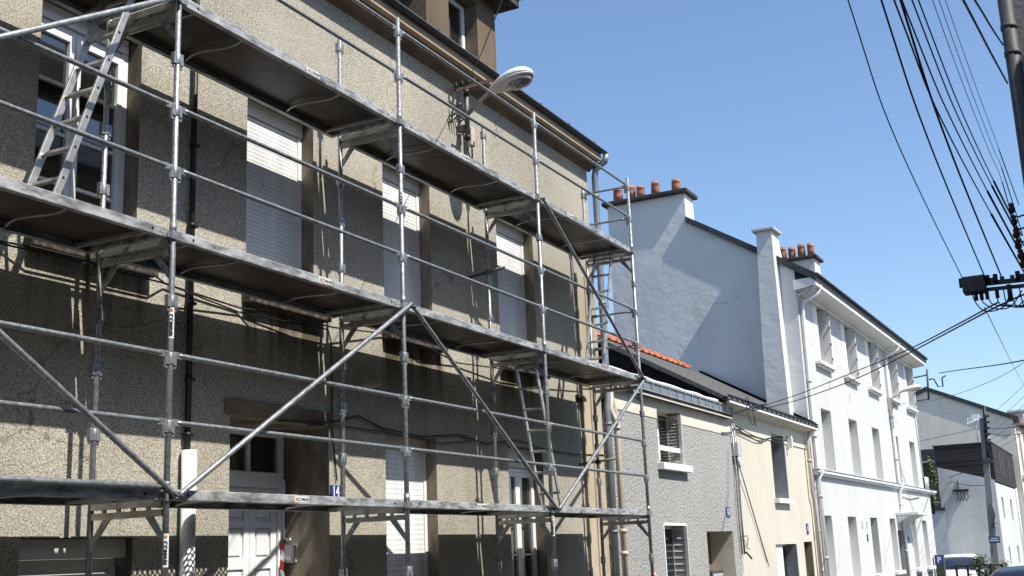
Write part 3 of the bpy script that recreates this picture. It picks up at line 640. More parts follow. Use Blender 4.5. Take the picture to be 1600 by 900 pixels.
mb = MB(); mb.box(11.3, 14.0, -.75, -.004, 2.46, 2.56); mb.prism([(11.35, -.5, 2.458), (11.35, -.004, 2.458), (11.35, -.004, 2.2)], (2.4, 0, 0)); obj('door_canopy', mb, 'white_trim', HD, bevel=.01)
for x, z, w_, h_ in ((5.45, 2.02, .16, .22), (6.1, 2.02, .16, .22), (6.0, 1.62, .14, .22), (13.1, 1.55, .12, .2)):
    mb = MB(); mb.box(x, x+w_, -.02, .002, z, z+h_); obj('wall_vent', mb, 'lamp_grey' if z > 1.8 else 'pipe_dark', HD)
for x, z in ((2.95, 6.02), (5.6, 5.9)):
    mb = MB(); mb.box(x, x+.05, -.015, .002, z, z+.25); obj('wall_slot', mb, 'lamp_grey', HD)
for xs_, zt in ((.22, 8.45), (12.1, 8.4)):
    mb = MB(); mb.tube([(xs_+.3, -.55, 8.62), (xs_+.28, -.5, 8.42), (xs_, -.12, 8.15), (xs_, -.075, 8.0), (xs_, -.075, 3.6), (xs_, -.2, 3.5), (xs_, -.075, 3.3), (xs_, -.075, dz0)], .055, 10); dp = obj('downpipe', mb, 'white_trim', HD)
    for z in (5.9, 4.4, 2.8, 1.2):
        mb = MB(); mb.tube([(xs_, -.075, z), (xs_, -.075, z+.07)], .07, 10); obj('pipe_collar', mb, 'lamp_grey', dp)
cable([(12.35, -.03, 3.3), (12.4, -.03, 2.6)], .02, 'lamp_grey', HD); cable([(12.2, -.05, 3.2), (14.3, -.03, 3.1), (16.5, -.03, 3.22)], .02, 'lamp_grey', HD)
cable([(13.2, -.02, 4.2), (15.3, -.02, 2.2)], .006, 'cable_grey', HD); cable([(17.5, -.03, 8.3), (17.9, -.03, 4)], .03, 'white_trim', HD)
mb = MB()
for k in range(5): mb.tube([(18.25+k*.2, -.03, 3.55), (18.25+k*.2, -.03, 4.05)], .015, 6)
mb.tube([(18.2, -.03, 4.05), (19.15, -.03, 4.05)], .02, 6); obj('terrace_rail', mb, 'white_trim', HD)
# chimneys
mb = MB(); mb.box(-.002, .75, 3.0, 5.45, 9.5, 11.80); ch = obj('chimney', mb, 'gable_wall', HD)
mb = MB(); mb.box(-.17, .9, 2.88, 5.58, 11.802, 11.92); obj('chimney_cap', mb, 'cap_dark', ch, bevel=.02)
pot = lambda u, v, z, h, r_: MB().lathe(u, v, [(r_*1.15, z), (r_*1.12, z+h*.5), (r_*1.02, z+h*.78), (r_*1.1, z+h*.80), (r_*1.05, z+h*.86), (r_*.98, z+h*.87), (r_*1.0, z+h), (r_*.75, z+h), (r_*.7, z+h*.6)], 16)
for v in (5.13, 4.70, 4.40, 3.92, 3.27):
    obj('chimney_pot', pot(.12, v, 11.921, random.uniform(.36, .45), random.uniform(.112, .132)), 'terracotta', ch)
mb = MB(); mb.rings([[(-.45, .36, 4.7), (-.45, .98, 4.7), (.0, .98, 4.7), (.0, .36, 4.7)], [(-.42, .41, 7.2), (-.42, .95, 7.2), (.0, .95, 7.2), (.0, .41, 7.2)], [(-.40, .43, 9.4), (-.40, .88, 9.4), (.6, .88, 9.4), (.6, .43, 9.4)], [(-.40, .43, 10.16), (-.40, .86, 10.16), (.25, .86, 10.16), (.25, .43, 10.16)]], sm=False)
c2 = obj('chimney', mb, 'gable_wall', HD)
mb = MB(); mb.box(-.50, .35, .33, .96, 10.162, 10.24); mb.rings([[(-.42, .40, 10.242), (-.42, .88, 10.242), (.27, .88, 10.242), (.27, .40, 10.242)], [(-.15, .6, 10.34), (-.15, .7, 10.34), (0, .7, 10.34), (0, .6, 10.34)]], sm=False); obj('chimney_cap', mb, 'lamp_grey', c2, bevel=.01)
mb = MB(); mb.box(.9, 1.55, -.38, .9, 8.7, 9.50); c3 = obj('chimney', mb, 'gable_wall', HD)
mb = MB(); mb.box(.78, 1.67, -.48, 1.0, 9.502, 9.583); obj('chimney_cap', mb, 'cap_dark', c3, bevel=.01)
for v in (.55, .28, .0, -.27): obj('chimney_pot', pot(1.1, v, 9.585, random.uniform(.34, .42), random.uniform(.092, .106)), 'terracotta', c3)
mb = MB(); z0_ = 9.55
for k in range(5): mb.lathe(.75, .68, [(.09, z0_+k*.1), (.13 if k % 2 else .09, z0_+k*.1+.05), (.09, z0_+k*.1+.1)], 10)
mb.tube([(.75, .68, 8.9), (.75, .68, 9.55)], .08, 10); mb.lathe(.75, .68, [(.14, 10.06), (.14, 10.12)], 10); obj('flue', mb, 'flue', HD)
mb = MB(); mb.tube([(-.02, -.05, 8.3), (-.02, -.3, 8.36), (-.02, -.5, 8.5)], .05, 8); obj('gutter_outlet', mb, 'lamp_grey', HD)

# ------------------------------------------------------------------ street lamps
def lamp_head(parent, p0, p1, wid, th):
    """flattened almond-shaped lantern from p0 (neck) to p1 (tip)"""
    p0, p1 = Vector(p0), Vector(p1); d = (p1-p0); L_ = d.length; d.normalize(); s_ = d.cross(Vector((0, 0, 1))).normalized(); n = s_.cross(d)
    prof = [(0, .30), (.06, .42), (.2, .66), (.4, .92), (.6, 1.0), (.78, .92), (.9, .70), (.97, .40), (1, .08)]
    N = 16
    top_r, bot_r = [], []
    for t, w_ in prof:
        c = p0+d*(L_*t)
        top_r.append([c+s_*(math.cos(a)*w_*wid/2)+n*(max(0, math.sin(a))*w_*th*.62) for a in [math.pi*q/(N-1) for q in range(N)]])
        bot_r.append([c+s_*(math.cos(a)*w_*wid/2*.985)-n*(.008+math.sin(a)**.6*w_*th*.30 if math.sin(a) > 0 else .008) for a in [math.pi*q/(N-1) for q in range(N)]])
    mb = MB(); mb.rings(top_r); obj('lamp_cover', mb, 'lamp_white', parent)
    mb = MB(); mb.rings(bot_r); obj('lamp_body', mb, 'lamp_grey', parent)
    c = p0+d*(L_*.66)-n*(th*.28); rr = []
    for k, h in ((1, 0), (.98, .25), (.85, .6), (.55, .9), (.12, 1.0)):
        rr.append([c+s_*(math.cos(a)*k*wid*.36)+d*(math.sin(a)*k*L_*.25)-n*(h*th*.34) for a in [2*math.pi*q/20 for q in range(20)]])
    mb = MB(); mb.rings(rr); obj('lamp_bowl', mb, 'bowl', parent)
    rg = [[c+s_*(math.cos(a)*wid*k)+d*(math.sin(a)*L_*k2)-n*h for a in [2*math.pi*q/20 for q in range(20)]] for k, k2, h in ((.36, .25, .02), (.41, .285, .02), (.41, .285, -.012))]
    mb = MB(); mb.rings(rg, cap=False); obj('bowl_rim', mb, 'lamp_grey', parent)
    q = p0+d*(L_*.95)-n*.02; mb = MB(); mb.bar(q-s_*.03, q+s_*.03, .03, .02); obj('latch', mb, 'black_metal', parent)
SL = thing('street_lamp', (13.18, 7.35, 7.35), 'white and grey street lamp on an arm from the beige wall under the cornice', 'street lamp')
mb = MB(); mb.tube([(13.18, 7.24, 7.47), (13.07, 6.98, 7.565), (12.97, 6.72, 7.625)], [.035, .033, .03], 10); obj('arm', mb, 'galv', SL)
lamp_head(SL, (12.985, 6.78, 7.615), (12.84, 6.10, 7.69), .36, .22)
mb = MB(); mb.box(13.12, 13.24, 7.28, 7.395, 7.22, 7.3); mb.box(13.12, 13.24, 7.28, 7.395, 7.52, 7.6); mb.tube([(13.18, 7.26, 7.14), (13.18, 7.26, 7.86)], .035, 10); obj('mounting_post', mb, 'galv_dark', SL)
mb = MB(); mb.tube([(13.18, 7.26, 7.10), (13.18, 7.26, 7.16)], .042, 10); mb.tube([(13.18, 7.26, 7.72), (13.18, 7.26, 7.75)], .042, 10); obj('collar', mb, 'black_metal', SL)
mb = MB(); mb.box(13.29, 13.40, 7.26, 7.34, 7.06, 7.33); obj('fuse_box', mb, 'pipe_beige', SL, bevel=.015)
mb = MB(); mb.tube([(13.18, 7.26, 7.10), (13.18, 7.26, 6.93), (13.22, 7.26, 6.86), (13.30, 7.27, 6.86), (13.345, 7.29, 6.93), (13.345, 7.29, 7.06)], .011, 8); obj('lamp_cable', mb, 'cable', SL)
WB = thing('wire_bracket', (12.95, 7.37, 7.7), 'rusty brown bar with small insulators for wires, above the lamp arm on the beige wall', 'bracket')
mb = MB(); mb.bar((12.93, 7.30, 7.72), (13.42, 7.0, 7.98), .035, .045); obj('bar', mb, 'rust', WB)
mb = MB(); mb.tube([(12.93, 7.3, 7.72), (12.93, 7.36, 7.3)], .012, 6); mb.tube([(12.93, 7.33, 7.3), (12.9, 7.395, 7.28)], .012, 6); obj('stay', mb, 'rust', WB)
for k in range(4):
    x, y, z = 12.93+.1*k, 7.28-.04*k, 7.74+.05*k
    mb = MB(); mb.lathe(x, y, [(.008, z), (.022, z+.04), (.026, z+.07), (.012, z+.1)], 8); obj('insulator', mb, 'black_metal', WB)
mb = MB()
for k in range(5): mb.tube([(12.88+.07*k, 7.38, 7.35+.03*(k % 2)), (12.9+.07*k, 7.28, 7.40+.03*(k % 3)), (12.92+.06*k, 7.25, 7.36)], .012, 5)
mb.tube([(12.95, 7.3, 7.12), (13.1, 7.28, 7.15)], .014, 6); tag(obj('hooks', mb, 'galv_dark', WB), kind='stuff')

SL2 = thing('street_lamp', (44.0, 7.2, 6.4), 'pale street lamp on a short arm from the white three storey building', 'street lamp')
mb = MB(); mb.tube([(43.95, 7.22, 6.55), (43.93, 6.75, 6.83)], .035, 8); obj('arm', mb, 'lamp_grey', SL2)
lamp_head(SL2, (43.93, 6.8, 6.82), (43.9, 6.05, 6.94), .34, .2)
mb = MB(); mb.box(43.9, 44.0, 7.16, 7.275, 6.15, 6.66); obj('mounting_plate', mb, 'lamp_grey', SL2)
mb = MB(); mb.tube([(43.95, 7.16, 6.45), (43.93, 7.02, 6.4), (43.95, 7.16, 6.2)], .012, 6); obj('lamp_cable', mb, 'cable_grey', SL2)

# ------------------------------------------------------------------ scaffold
X0, LB, Z0, YO, YI = 6.694, 3.3174, 2.1438, 6.335, 7.10
SC = thing('scaffold', (X0, YO, 0), 'galvanised steel facade scaffold with three deck levels, guard rails and diagonal braces', 'scaffold')
XF = [X0+(i-1)*LB for i in range(5)]
LV = [Z0, Z0+2, Z0+4]
RT = .0245
def lug(parent, x, y, z):
    mb = MB()
    for s_ in (-1, 1): mb.box(x+s_*.036-.016, x+s_*.036+.016, y-.022, y+.022, z, z+.10); mb.box(x+s_*.04-.008, x+s_*.04+.008, y-.012, y+.012, z-.03, z)
    mb.tube([(x, y, z+.005), (x, y, z+.095)], .031, 10)
    return obj('coupler', mb, 'galv', parent, bevel=.004)
proto = None
for i, x in enumerate(XF):
    for y, zt in ((YO, LV[2]+1.19), (YI, LV[2]+1.17)):
        mb = MB(); mb.tube([(x, y, 0.02), (x, y, zt)], RT, 12)
        for z in LV: mb.tube([(x, y, z+.02), (x, y, z+.10)], .029, 12)
        mb.box(x-.07, x+.07, y-.07, y+.07, 0, .02)
        st = obj('standard', mb, 'galv', SC)
        for z in LV:
            for dz in (.46, .975, 1.42):
                if dz > 1.2 and z == LV[2]: continue
                if proto is None: proto = (lug(st, x, y, z+dz), Vector((x, y, z+dz)))
                else:
                    c = proto[0].copy(); COL.objects.link(c); c.parent = st
                    c.location = proto[0].location+Vector((0, 0, z+dz-proto[1].z))
        c = proto[0].copy(); COL.objects.link(c); c.parent = st; c.location = proto[0].location+Vector((0, 0, .95-proto[1].z+.5))
def rail(p0, p1, name='guard_rail', r_=.0195):
    p0, p1 = Vector(p0), Vector(p1); d = (p1-p0).normalized()
    mb = MB(); mb.tube([p0+d*.09, p0+d*.13, p1-d*.13, p1-d*.09], [.012, r_, r_, .012], 10)
    for q, s_ in ((p0, 1), (p1, -1)):
        mb.bar(q+d*s_*.03, q+d*s_*.12, .014, .05); mb.bar(q+d*s_*.035-Vector((0, 0, .05)), q+d*s_*.06-Vector((0, 0, .05)), .02, .11)
    return obj(name, mb, 'galv', SC)
for i in range(4):
    for k, z in enumerate(LV):
        for dz in (.545, 1.06): rail((XF[i], YO, z+dz), (XF[i+1], YO, z+dz))
rail((XF[0], YO-.045, Z0+.06), (XF[1], YO-.045, Z0+.06), 'ledger', .024)
for z in LV[1:]:
    for dz in (.53, 1.05): rail((XF[4], YO, z+dz), (XF[4], YI, z+dz), 'end_rail', .017)
# transoms and gussets at every frame and level
for i, x in enumerate(XF):
    for z in LV:
        mb = MB(); mb.box(x-.028, x+.028, YO+.026, YI-.026, z-.075, z-.02); mb.box(x-.02, x+.02, YO+.026, YI-.026, z-.15, z-.10)
        for q in range(4): yy = YO+.16+q*.15; mb.box(x-.012, x+.012, yy, yy+.03, z-.101, z-.074)
        tr = obj('transom', mb, 'alu', SC)
        for yq, sg in ((YO, 1), (YI, -1)):
            mb = MB(); mb.prism([(x-.004, yq+sg*.02, z-.30), (x-.004, yq+sg*.02, z-.36), (x-.004, yq+sg*.20, z-.15), (x-.004, yq+sg*.13, z-.15)], (.02, 0, 0)); obj('gusset', mb, 'galv', tr)
        mb = MB(); mb.box(x-.05, x+.05, YO-.035, YO+.06, z-.04, z+.025); mb.box(x-.075, x-.05, YO-.02, YO+.03, z-.03, z+.01); mb.box(x+.05, x+.08, YO-.02, YO+.03, z-.03, z+.01); obj('deck_lock', mb, 'galv', tr)
# braces
def brace(a, b):
    a = Vector(a); b = Vector(b); d = (b-a).normalized(); mb = MB(); y = YO-.055
    mb.tube([a, a+d*.05, a+d*.16, b-d*.16, b-d*.05, b], [.026, .018, .0235, .0235, .018, .026], 10)
    br = obj('brace', mb, 'galv', SC)
    for q in (a, b):
        mb = MB(); mb.tube([q+Vector((0, -.035, 0)), q+Vector((0, .05, 0))], .014, 8); obj('pin', mb, 'galv_dark', br)
yb = YO-.06
for a, b in (((XF[0]+.04, yb, LV[1]), (XF[1]+.03, yb, LV[0])), ((XF[1]+.07, yb, LV[0]), (XF[2]+.06, yb, LV[1]+.02)), ((XF[2]+.10, yb, LV[1]), (XF[3]+.03, yb, LV[0]+.01)),
             ((XF[3]+.09, yb, LV[0]+.01), (XF[4]+.02, yb, LV[1]-.02)), ((XF[3]+.04, yb, LV[2]), (XF[4]-.0, yb, LV[1]+.0)), ((XF[0]+.03, yb, LV[1]+.02), (XF[1]-.03, yb, LV[2]))):
    brace(a, b)
# decks
YD0, YD1 = YO-.005, 7.175
def sticker(parent, x, z, y, w_=.20, h_=.05):
    mb = MB(); mb.box(x-w_/2, x+w_/2, y-.0022, y-.0005, z-h_/2, z+h_/2); s_ = obj('maker_label', mb, 'label_white', parent)
    text('label_text', 'COMABI', h_*.82, 'ink', s_, (x+.018, y-.0032, z-.002), (1, 0, 0), (0, 0, 1), sx=1.0)
    mb = MB(); mb.box(x-w_/2+.012, x-w_/2+.024, y-.0034, y-.002, z-h_*.3, z+h_*.3); mb.box(x-w_/2+.028, x-w_/2+.04, y-.0034, y-.002, z-h_*.3, z+h_*.3); obj('label_mark', mb, 'ink_orange', s_)
for i in range(4):
    for k, z in enumerate(LV):
        a, b = XF[i]+.055, XF[i+1]-.055
        zt, zb = z+.045, z-.035
        perf = (i == 1 and k == 0)
        mb = MB()
        for y0, y1 in ((YD0, YD0+.03), (YD1-.03, YD1)):
            mb.box(a, b, y0, y1, zb, zt)
        for y0, y1 in ((YD0+.03, YD0+.055), (YD1-.055, YD1-.03)): mb.box(a, b, y0, y1, zb, zb+.012)
        mb.box(a, a+.04, YD0+.03, YD1-.03, zb+.005, zt-.02); mb.box(b-.04, b, YD0+.03, YD1-.03, zb+.005, zt-.02)
        nm = obj('deck', mb, 'alu_deck', SC, bevel=.006)
        mb = MB(); y0, y1, z1 = YD0+.03, YD1-.03, zt-.004
        if not perf:
            mb.box(a, b, y0, y1, z1-.012, z1); obj('deck_panel', mb, 'ply', nm)
        else:
            ys = 6.965
            mb.box(a, b, ys, y1, z1-.012, z1); obj('deck_panel', mb, 'ply', nm)
            mb = MB(); nx, ny = 56, 14; dx, dy = (b-a)/nx, (ys-y0)/ny
            for q in range(nx):
                for w_ in range(ny):
                    cx, cyy = a+(q+.5)*dx, y0+(w_+.5)*dy; i0 = len(mb.v)
                    for h in range(8):
                        t = 2*math.pi*(h+.5)/8; mx = max(abs(math.cos(t)), abs(math.sin(t)))
                        mb.v.append(Vector((cx+math.cos(t)/mx*dx/2, cyy+math.sin(t)/mx*dy/2, z1)))
                    for h in range(8):
                        t = 2*math.pi*(h+.5)/8; mb.v.append(Vector((cx+math.cos(t)*.0148, cyy+math.sin(t)*.0148, z1)))
                    for h in range(8):
                        mb.f.append((i0+h, i0+(h+1) % 8, i0+8+(h+1) % 8, i0+8+h)); mb.smooth.append(False)
            obj('perforated_plate', mb, 'galv', nm)
        # bent stiffening rods and cross bars under the deck
        for fx in (.26, .72):
            x = a+(b-a)*fx; mb = MB(); pts = []
            for q in range(13):
                t = q/12; pts.append((x+.05*math.sin(t*6.28)-.05+.10*t, YD0+.04+(YD1-YD0-.08)*t, zb+.02+.012*math.sin(t*3.14)))
            mb.tube(pts, .011, 6); obj('stiffener', mb, 'alu', nm)
        for x in (a+(b-a)*.05, a+(b-a)*.95-.03):
            mb = MB(); mb.box(x, x+.03, YD0+.03, YD1-.03, zb+.008, zb+.035); obj('cross_bar', mb, 'alu', nm)
        for x in (a+.17, b-.17):
            mb = MB(); mb.tube([(x, YD0-.0015, z+.006), (x, YD0+.004, z+.006)], .013, 8); obj('rivet_hole', mb, 'black_metal', nm)
        sx_ = {(1, 2): .545, (1, 1): .60, (1, 0): .49, (2, 2): .42, (2, 1): None, (2, 0): .46, (3, 2): .3, (3, 1): .45, (3, 0): .40}.get((i, k))
        if sx_: sticker(nm, a+(b-a)*sx_, z+.008, YD0)
# maker labels wrapped on the standards
for x, z in ((XF[1], Z0+1.30), (XF[1], Z0-.40), (XF[2], Z0+3.1), (XF[3], Z0-.2)):
    mb = MB(); n = 9
    ring = lambda zz: [(x+(RT+.0012)*math.cos(t), YO+(RT+.0012)*math.sin(t), zz) for t in [math.pi*1.0+math.pi*q/(n-1) for q in range(n)]]
    mb.rings([ring(z-.12), ring(z+.12)], cap=False); s_ = obj('maker_label', mb, 'label_white', SC)
    dirv = (-Vector((x, YO, 0))).normalized()
    text('label_text', 'COMABI', .045, 'ink', s_, Vector((x, YO, z-.015))+dirv*(RT+.004), (0, 0, -1), (-dirv.y, dirv.x, 0) if False else (Vector((0, 0, -1)).cross(dirv)*-1), ext=.002)
    mb = MB(); c = Vector((x, YO, z+.10))+dirv*(RT+.0015); rr = Vector((0, 0, 1)).cross(dirv); mb.bar(c-rr*.014, c+rr*.014, .004, .018); obj('label_mark', mb, 'ink_orange', s_)
# wall tie tubes
mb = MB(); mb.tube([(13.30, 7.42, 5.22), (13.3, 6.84, 5.29)], .02, 10); ti = obj('wall_tie', mb, 'galv_dark', SC)
mb = MB(); mb.box(13.275, 13.36, 7.075, 7.13, 5.225, 5.29); obj('coupler', mb, 'galv_dark', ti)
mb = MB(); mb.tube([(16.64, 6.8, 2.98), (16.64, 7.42, 2.93)], .019, 10); ti = obj('wall_tie', mb, 'galv_dark', SC)
mb = MB(); mb.box(16.62, 16.70, 7.07, 7.13, 2.92, 2.98); obj('coupler', mb, 'black_metal', ti)

# ladders: bottom/top on outer stile, spacing towards wall
def ladder(b, t, y0, y1, label, group):
    b, t = Vector(b), Vector(t); d = (t-b).normalized(); L_ = (t-b).length
    ld = thing('ladder', (b.x, (y0+y1)/2, b.z), label, 'ladder', group)
    for y in (y0, y1):
        mb = MB(); mb.bar((b.x, y, b.z), (t.x, y, t.z), .026, .065, upv=(0, 1, 0)) if False else None
        e1 = Vector((d.z, 0, -d.x)); w_, th = .06, .022
        c = [e1*sx*w_/2+Vector((0, 1, 0))*sz*th/2 for sx, sz in ((-1, -1), (1, -1), (1, 1), (-1, 1))]
        mb.hexa([Vector((b.x, y, b.z))+k for k in c]+[Vector((t.x, y, t.z))+k for k in c]); stl = obj('stile', mb, 'alu', ld, bevel=.003)
        n = int(L_/.28)
        for k in range(n):
            mb = MB(); p = b+d*(.2+k*.28); mb.tube([(p.x, y-.0125 if y == y0 else y+.011, p.z), (p.x, y-.0105 if y == y0 else y+.0125, p.z)], .014, 4); obj('rung_end', mb, 'black_metal', stl)
    for k in range(int(L_/.28)):
        p = b+d*(.2+k*.28); mb = MB(); mb.bar((p.x, y0+.011, p.z), (p.x, y1-.011, p.z), .03, .03, upv=d); obj('rung', mb, 'alu', ld, bevel=.003)
    return ld
GL = 'aluminium ladders between the scaffold decks'
ladder((5.675, 0, LV[1]+.05), (6.385, 0, LV[2]+.02), 6.5, 6.83, 'aluminium ladder leaning in front of the white french window at left', GL)
ladder((15.74, 0, LV[1]+.05), (16.36, 0, LV[2]+.01), 6.55, 6.83, 'aluminium ladder up to the top deck at the right end of the scaffold', GL)
ladder((14.11, 0, LV[0]+.05), (13.48, 0, LV[1]+.03), 6.57, 6.85, 'aluminium ladder on the lowest deck leaning left beside the ground floor french window', GL)
# red and white tape
mb = MB(); tp = thing('barrier_tape', (10.13, 7.97, 1.2), 'red and white barrier tape hanging beside the front door', 'tape')
zz = 1.84
for k in range(5):
    mb = MB(); w0, w1 = (.02+.016*min(k, 2)), (.02+.016*min(k+1, 2)); z1 = zz-.10; o1, o2 = .012*math.sin(k*1.7), .012*math.sin((k+1)*1.7)
    mb.hexa([(10.10+o2, 7.96-w1, z1), (10.125+o2, 7.96+w1, z1+.05), (10.13+o2, 7.96+w1, z1+.05), (10.105+o2, 7.96-w1, z1), (10.10+o1, 7.96-w0, zz), (10.125+o1, 7.96+w0, zz+.05), (10.13+o1, 7.96+w0, zz+.05), (10.105+o1, 7.96-w0, zz)])
    obj('tape_band', mb, 'red' if k % 2 == 0 else 'white_print', tp); zz = z1
tp2 = thing('barrier_tape', (16.68, 6.30, 1.3), 'red and white tape tied round the rightmost scaffold pole near the ground', 'tape')
mb = MB(); mb.tube([(16.69, YO, 1.23), (16.69, YO, 1.28)], .04, 10); obj('knot', mb, 'white_print', tp2)
mb = MB(); mb.hexa([(16.48, 6.30, 1.14), (16.48, 6.31, 1.14), (16.66, 6.31, 1.22), (16.66, 6.30, 1.22), (16.48, 6.30, 1.19), (16.48, 6.31, 1.19), (16.66, 6.31, 1.27), (16.66, 6.30, 1.27)]); obj('tape_band', mb, 'red', tp2)

# ------------------------------------------------------------------ far end of the street
# white house with a dark timber storey
HF = thing('house', (85, 9, 0), 'white house with a dark timber clad upper storey, behind the concrete pole', 'house')
x0, x1, yf, yr = 80.7, 95.5, 7.4, 10.75
fw_ = [(83.4, 84.6, 2.7, 4.1), (89.4, 90.6, 2.7, 4.1), (83.9, 84.9, -.2, .95), (90.2, 91.4, -.2, .95)]
mb = MB(); wall_grid(mb, x0, x1, -1.2, 4.95, fw_, yf); obj('wall', mb, 'white_wall', HF)
mb = MB(); mb.prism([(x0-.16, yf+.01, -1.2), (x0-.16, yr, -1.2), (x0-.16, yr, 6.1), (x0-.16, yf+.01, 5.1)], (.5, 0, 0)); obj('side_wall', mb, 'blue_white_wall', HF)
for o in fw_:
    mb = MB(); reveal(mb, o, yf, .3); obj('reveal', mb, 'white_wall', HF); mb = MB(); mb.box(o[0], o[1], yf+.25, yf+.3, o[2], o[3]); obj('window', mb, 'lamp_grey', HF)
mb = MB(); mb.box(x0-.04, x1, yf+.0-.03, yr+.1, 5.0, 7.42); obj('upper_storey', mb, 'wood_dark', HF)
mb = MB()
for k in range(17):       # cladding boards, both visible sides
    z = 5.02+k*.14; o_ = random.uniform(.0, .018)
    mb.box(x0-.075-o_, x0-.041, yf-.03, yr+.1, z, z+.118); mb.box(x0-.05, x1, yf-.065-o_, yf-.031, z, z+.118)
tag(obj('cladding_boards', mb, 'wood_dark', HF), kind='stuff')
mb = MB(); mb.box(x0-.12, x1+.05, yf-.1, yr+.15, 7.422, 7.50); obj('parapet_cap', mb, 'slate', HF)
for a in (84.3, 86.2, 90.5):
    mb = MB(); mb.box(a, a+.7, yf-.10, yf-.07, 5.5, 7.0); obj('window', mb, 'pipe_dark', HF)
mb = MB(); mb.tube([(x1-1.2, yf-.1, 5.0), (x1-1.2, yf-.1, -.8)], .06, 8); obj('downpipe', mb, 'white_trim', HF)
mb = MB(); mb.box(x0-.02, x0+.02, 9.2, 9.6, .5, .95); obj('wall_plate', mb, 'pipe_beige', HF)
# dark slate roofed annexe with pale wall beside it
HG = thing('house', (66, 10, 0), 'low pale walled annexe with a dark slate roof beside the timber clad house', 'house')
mb = MB(); mb.prism([(66, 8.68, -1.5), (66, 13, -1.5), (80, 13, -1.5), (80, 10.78, -1.5)], (0, 0, 4.55)); obj('wall', mb, 'blue_white_wall', HG)
mb = MB(); mb.prism([(65.9, 8.64, 3.052), (65.9, 13, 3.052), (80, 13, 3.052), (80, 10.78, 3.052)], (0, 0, .15)); obj('wall_coping', mb, 'slate', HG)
mb = MB(); mb.prism([(68, 9.1, 3.204), (68, 13, 3.204), (80, 13, 3.204), (80, 10.82, 3.204)], (0, 0, 3.2)); obj('dormer_wall', mb, 'slate', HG)
mb = MB(); mb.prism([(67.9, 9.15, 5.72), (67.9, 13, 5.72), (69.5, 13, 6.5), (69.5, 9.4, 6.5)], (0, 0, -.06)); obj('roof', mb, 'zinc', HG)
# big grey gable behind, with beige front
HE = thing('house', (98, 10, 0), 'tall house with a plain grey gable and beige street front, far end of the street', 'house')
xg = 95.8
mb = MB(); mb.prism([(xg, 6.99, -1.2), (xg, 20, -1.2), (xg, 20, 9.9), (xg, 12.9, 12.85), (xg, 6.99, 10.15)], (.4, 0, 0)); obj('gable_wall', mb, 'grey_wall', HE)
ew = [(98.5, 100.2, 6.3, 9.3), (104, 105.7, 6.3, 9.3), (98.5, 100.2, 2.4, 5.6), (104, 105.7, 2.4, 5.6)]
mb = MB(); wall_grid(mb, xg, 112, -1.2, 10.0, ew, 6.95); obj('front_wall', mb, 'beige_wall', HE)
for o in ew:
    mb = MB(); reveal(mb, o, 6.95, .3); obj('reveal', mb, 'beige_wall', HE)
    mb = MB(); mb.box(o[0], o[1], 7.2, 7.24, o[2], o[3]); w_ = obj('window', mb, 'glass', HE)
    mb = MB(); mb.box((o[0]+o[1])/2-.05, (o[0]+o[1])/2+.05, 7.15, 7.2, o[2], o[3]); mb.box(o[0], o[1], 7.15, 7.2, o[3]-.5, o[3]); obj('frame', mb, 'white_trim', w_)
    mb = MB(); mb.box(o[0]-.2, o[1]+.3, 6.5, 6.95, o[2]-.3, o[2]-.05); obj('balcony_slab', mb, 'beige_wall', HE)
mb = MB(); mb.prism([(xg-.15, 6.6, 9.95), (xg-.15, 12.9, 12.85), (xg-.15, 20, 9.85), (xg-.15, 20, 10.15), (xg-.15, 12.9, 13.18), (xg-.15, 6.6, 10.3)], (16, 0, 0)); obj('roof', mb, 'slate', HE)
mb = MB(); mb.box(97, 98.6, 6.3, 7.3, 9.9, 10.75); mb.box(96.8, 98.8, 6.2, 7.4, 10.752, 10.9); obj('parapet', mb, 'beige_wall', HE)
mb = MB(); mb.box(103, 106, 6.2, 7.3, 9.9, 10.9); obj('parapet', mb, 'beige_wall', HE)
mb = MB(); mb.box(96.4, 112, 6.75, 6.95, 5.75, 6.0); obj('string_course', mb, 'beige_wall', HE)
# steel mast with bracket on the white building's far corner / grey gable
MS = thing('mast', (79, 10.4, 10.6), 'thin dark steel mast holding a service cable above the grey gable peak', 'mast')
mb = MB(); mb.tube([(79, 10.55, 10.3), (79, 10.45, 12.25)], .06, 8); obj('pole', mb, 'pipe_dark', MS)
mb = MB(); mb.tube([(79, 10.45, 11.9), (79, 12.2, 11.7)], .05, 6); mb.tube([(79, 10.5, 10.35), (79, 12.0, 10.25)], .05, 6); obj('stay', mb, 'pipe_dark', MS)
mb = MB(); mb.tube([(79, 10.4, 11.6), (79, 10.1, 11.6), (79, 9.9, 11.1), (79, 9.6, 11.05), (79, 9.6, 11.6), (79, 9.35, 11.75)], .05, 6); obj('cable_loop', mb, 'cable', MS)
# aerial
AE = thing('aerial', (79, 7.3, 7.5), 'white television aerial on a short mast above the timber clad house', 'aerial')
mb = MB(); mb.tube([(79.2, 7.95, 7.4), (79.2, 7.95, 9.0)], .03, 6); obj('pole', mb, 'lamp_grey', AE)
mb = MB(); mb.bar((79.2, 8.5, 8.72), (79.2, 7.6, 9.0), .05, .05)
for k in range(6): y = 8.4-.12*k; mb.bar((79.0, y, 8.55+.04*k), (79.4, y, 8.95+.04*k), .03, .03)
mb.box(79.1, 79.3, 7.7, 8.15, 8.75, 9.15); obj('dipoles', mb, 'white_print', AE)

